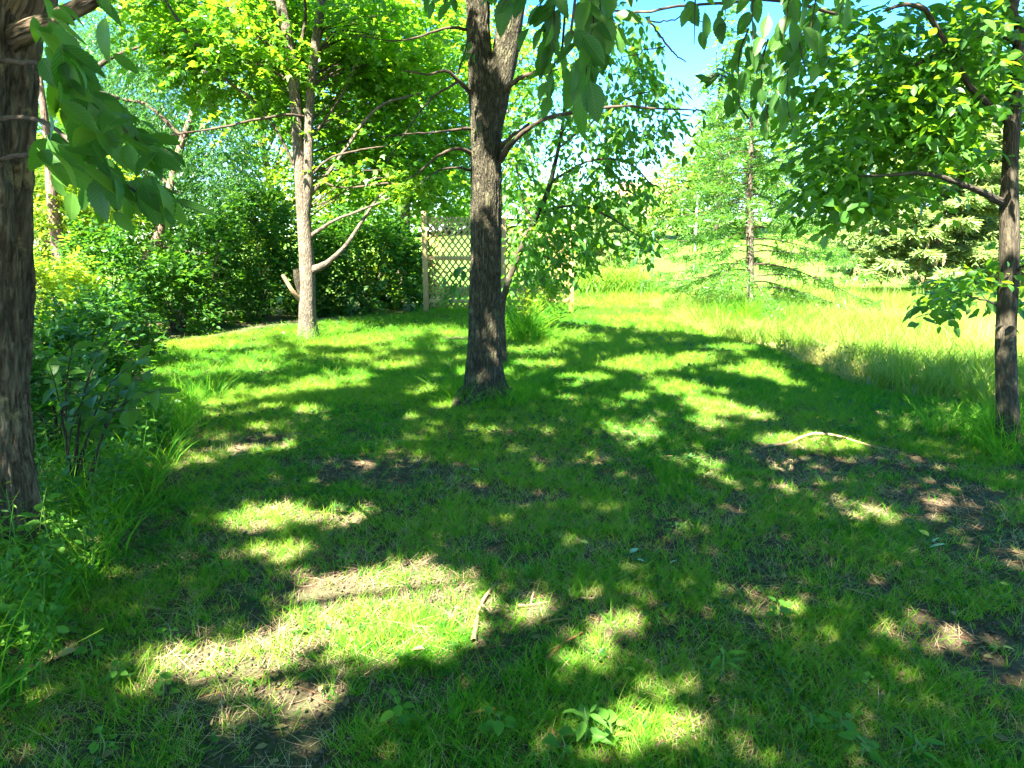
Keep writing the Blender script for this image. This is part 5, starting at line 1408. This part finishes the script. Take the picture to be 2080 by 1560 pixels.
WEEDS = [
    (1185, 1520, .10, 7, .095, "large leaved weed lit at the bottom between the sun patches", 'weed'),
    (1235, 1515, .05, 6, .06, "small leafy weed pressed against the large leaved weed", 'weed'),
    (1580, 1262, .05, 6, .05, "round leaved weed alone in a small sun spot on the right", 'weed'),
    (1462, 1375, .09, 3, .075, "single tall paddle leaf weed right of the reddish stick", 'weed'),
    (1750, 1405, .04, 5, .04, "tiny weed in the lowest sun spot on the right", 'weed'),
    (60, 1310, .16, 4, .085, "heart leaved plant at the lower left edge", 'heart'),
    (185, 1345, .06, 5, .045, "narrow leaved seedling right of the heart leaved plant", 'weed'),
    (345, 1310, .06, 6, .045, "seedling beside the left end of the bright patch", 'weed'),
    (235, 1395, .05, 7, .04, "sprawling seedling in the bare soil at lower left", 'weed'),
    (330, 1425, .07, 6, .055, "yellow green seedling on the sunlit soil at lower left", 'weed'),
    (210, 1545, .05, 6, .045, "seedling at the bottom edge on bare soil", 'weed'),
    (805, 1485, .08, 6, .06, "pointed leaved weed in the shade below the bright patch", 'weed'),
    (700, 1150, .04, 5, .035, "little weed at the top of the big bright patch", 'weed'),
    (760, 925, .06, 6, .06, "pale leafed weed left of the forked trunk in shade", 'weed'),
    (800, 920, .05, 5, .055, "second pale weed beside the bent brown twig", 'weed'),
    (1130, 1080, .03, 4, .04, "flat two leaved weed in the middle of the shade", 'weed'),
    (1055, 1180, .04, 4, .05, "broad weed above the pale forked stick", 'weed'),
    (1700, 1500, .05, 6, .05, "light leafed weed beside the lower right soil patch", 'weed'),
    (1640, 1495, .05, 6, .05, "weed on the edge of the sunlit soil at lower right", 'weed'),
    (1745, 1550, .05, 6, .06, "wide weed cut by the bottom edge at lower right", 'weed'),
    (1850, 1555, .07, 4, .06, "upright weed cut by the bottom edge, rightmost there", 'weed'),
    (1010, 1500, .05, 6, .05, "dark weed in deep shade left of the large leaved weed", 'weed'),
    (1370, 1090, .04, 5, .04, "weed in the open shade right of centre", 'weed'),
    (1140, 1555, .06, 3, .075, "blade shaped leaf plant at the bottom edge centre", 'weed'),
    (440, 1170, .05, 6, .04, "weed cluster beside the thin reddish twig", 'weed'),
    (665, 740, .10, 6, .09, "broad weed on the lawn left of the forked trunk", 'weed'),
]
for w in WEEDS: weed(*w)
# taller plants at the left edge
weed(85, 1010, .42, 9, .075, "upright seedling with paired leaves against the rugged trunk", up=.9, cat="plant", name='seedling')
weed(40, 1190, .40, 11, .085, "leafy vine shoot in front of the rugged trunk foot", up=.8, cat="plant", name='vine_shoot')
weed(100, 1150, .33, 9, .07, "second leafy shoot right of the vine shoot", up=.8, cat="plant", name='leafy_shoot')
weed(150, 1060, .36, 10, .06, "leafy weed stem among the long grass right of the rugged trunk", up=.8, cat="plant", name='leafy_weed')
weed(215, 1010, .34, 9, .06, "second leafy weed stem nearer the lawn", up=.8, cat="plant", name='leafy_weed')
weed(60, 940, .5, 12, .07, "tall leafy shoot climbing the rugged trunk", up=.8, cat="plant", name='climbing_shoot')
weed(15, 1250, .30, 7, .08, "round leaved shoot cut by the left edge", 'heart', up=.7, cat="plant", name='round_leaf_shoot')

# broad leaved sapling beside the rugged trunk
base = on_ground(at(150, 1000, 4.3), 0); base[1] = 4.3
sb = thing('broadleaf_sapling', base, "low elm sapling reaching over the lawn right of the rugged trunk", "sapling")
lv = Leaves(); b = Build()
for u0, v0, u1, v1, n in ((140, 930, 210, 720, 10), (150, 900, 300, 715, 12), (150, 900, 340, 785, 13), (160, 900, 290, 830, 10), (150, 880, 150, 690, 9), (150, 900, 100, 740, 8), (160, 880, 240, 650, 9), (150, 900, 320, 745, 8), (150, 860, 200, 800, 8)):
    yy = 4.1 + .3 * rng.random()
    s0 = base + np.array([rng.normal() * .04, rng.normal() * .04, 0]); e = at(u1, v1, yy - .25)
    Pp = catmull([s0, .55 * s0 + .45 * e + [0, 0, .22], e], 12); b.tube(Pp, np.linspace(.008, .002, 12), 6)
    d = norm((Pp[-1] - Pp[5])[None])[0]
    for i in range(n):
        q = Pp[4 + int(7 * (i + .5) / n)]; sg = 1 if i % 2 else -1
        T = d * .6 + sg * norm(np.cross(d, [0, -.3, 1.0])[None])[0] * .8 + .2 * rng.normal(size=3)
        T[2] -= .15
        lv.add(q[None], T[None], np.array([[.3 * rng.normal(), -.45 + .3 * rng.normal(), .9]]), .095 + .05 * rng.random())
b.obj('stems', M['twig'], sb, base); place_leaves(lv.arrays(), sb, base)

# =================================================================== sticks and fallen leaves
def stick(pts, w, mat, label, fork=None, lift=.012):
    P0 = []
    for i, q in enumerate(pts):
        g = gp(q[0], q[1]); g[2] += lift + (q[2] if len(q) > 2 else 0); P0.append(g)
    base = P0[0].copy(); P_ = catmull(P0, 22)
    P_ += np.cumsum(rng.normal(size=P_.shape), 0) * .0012
    t_ = thing('fallen_stick', base, label, "stick", "fallen sticks on the lawn")
    b = Build(); b.tube(P_, np.linspace(w, w * .45, 22) * (1 + .15 * rng.random(22)), 9, rough=.12, seed=rng.random() * 9); b.obj('shaft', M[mat], t_, base)
    if fork:
        e = gp(*fork); e[2] += .05; m = P_[11]
        b = Build(); b.tube(catmull([m, .5 * (m + e) + [0, 0, .01], e], 8), np.linspace(w * .6, w * .25, 8), 7); b.obj('side_twig', M[mat], t_, base)
stick([(1550, 912), (1600, 905), (1650, 893, .03), (1700, 897, .03), (1750, 908, .02), (1812, 918)], .013, 'stick', "long arched pale stick lying on the lawn near the slender tree")
stick([(1448, 896), (1480, 902), (1505, 909)], .010, 'stick', "short pale stick left of the long arched stick")
stick([(962, 1305), (970, 1270), (978, 1240), (1000, 1205), (1018, 1182)], .011, 'stick', "pale forked stick standing out on the bright patch", (985, 1262))
stick([(1110, 1345), (1140, 1318), (1182, 1292)], .010, 'stick_red', "reddish brown stick between the small sun patches")
stick([(905, 1000), (925, 985), (948, 970)], .008, 'stick', "short brown stick in the shade below the forked tree")
stick([(885, 915), (905, 940), (944, 972)], .004, 'stick', "thin bent twig meeting the short brown stick")
stick([(384, 1178), (405, 1160), (428, 1145)], .007, 'stick_red', "short orange twig at the left of the lawn")
stick([(1050, 1238), (1080, 1232), (1118, 1226)], .008, 'stick', "stubby stick on the small bare sun patch", (1085, 1225))
stick([(1180, 1222), (1240, 1220), (1300, 1212), (1345, 1206)], .005, 'stick', "thin straight twig in shade above the right sun patches")
stick([(1110, 1270), (1150, 1262), (1185, 1264)], .006, 'stick_red', "thin reddish twig just above the reddish brown stick")
stick([(1120, 1490), (1148, 1525), (1165, 1565)], .010, 'stick_red', "brown stick running off the bottom edge beside the large leaved weed")
stick([(1180, 1435), (1230, 1430), (1265, 1432)], .005, 'stick', "grey twig left of the lower sun patch")
stick([(945, 1457), (1000, 1445), (1055, 1438)], .006, 'stick_red', "twig in deep shade below the bright patch")
stick([(1725, 1200), (1800, 1225), (1850, 1245)], .004, 'stick', "long thin twig in the shade at the right")
stick([(300, 1236), (340, 1238), (385, 1236)], .005, 'stick', "pale twig on bare soil at the left")
stick([(1112, 745), (1122, 752), (1132, 748)], .02, 'bark_dummy' if False else 'stick_red', "stubby dark chunk of wood right of the forked trunk")

def lobed(name, mat, w, curl):
    me = serrated_leaf(name, w, curl, .3, mat, 6, .8)
    return me
M['yellow_leaf'] = mat_simple("yellow_leaf", (0.45, 0.36, 0.04), (0.60, 0.50, 0.08), 30, .6, .2)
M['brown_leaf'] = mat_simple("brown_leaf", (0.28, 0.16, 0.06), (0.45, 0.29, 0.12), 30, .7, .3)
M['pale_leaf'] = mat_simple("pale_leaf", (0.18, 0.32, 0.22), (0.28, 0.42, 0.34), 30, .3, .2, spec=.6)
FL = {'yellow_leaf': lobed("yellow_leaf", M['yellow_leaf'], .26, .2), 'brown_leaf': lobed("brown_leaf", M['brown_leaf'], .33, .45), 'pale_leaf': lobed("pale_leaf", M['pale_leaf'], .26, .05)}
for u, v, k, s, lab in ((1885, 1100, 'yellow_leaf', .07, "bright yellow fallen leaf in the shade at the right"), (1920, 1117, 'pale_leaf', .09, "pale shiny fallen leaf beside the bright yellow leaf"), (1895, 1112, 'pale_leaf', .07, "green fallen leaf tucked between yellow leaf and pale leaf"),
                        (1870, 1178, 'brown_leaf', .075, "curled tan fallen leaf at the right"), (1895, 1186, 'brown_leaf', .07, "darker curled leaf touching the tan fallen leaf"), (2035, 1330, 'yellow_leaf', .04, "small yellow leaf near the right edge"), (2030, 1195, 'yellow_leaf', .035, "tiny yellow fallen leaf above the small one at right edge"),
                        (1280, 1135, 'pale_leaf', .06, "pale leaf lying in the middle right shade"), (1310, 1152, 'pale_leaf', .045, "small pale leaf right of the wet soil"), (862, 1330, 'brown_leaf', .045, "orange brown leaf below the bright patch"), (650, 1417, 'yellow_leaf', .03, "tiny orange leaf at the lower bright edge"),
                        (1195, 1115, 'yellow_leaf', .05, "yellowing leaf in the central shade"), (960, 965, 'pale_leaf', .055, "pale leaf beside the short brown stick"), (120, 1350, 'brown_leaf', .07, "dry tan leaf on lit soil at lower left"), (1360, 1155, 'pale_leaf', .04, "pale leaflet far right of the wet soil"), (1290, 1375, 'yellow_leaf', .05, "dull yellow leaf under the right sun patches")):
    a = gp(u, v); a[2] += .03
    o = link('fallen_leaf', FL[k], None, a, (rng.normal() * .25, rng.normal() * .25 - .1, rng.random() * 6.28), (s,) * 3)
    tag(o, lab, "leaf", "fallen leaves on the lawn")
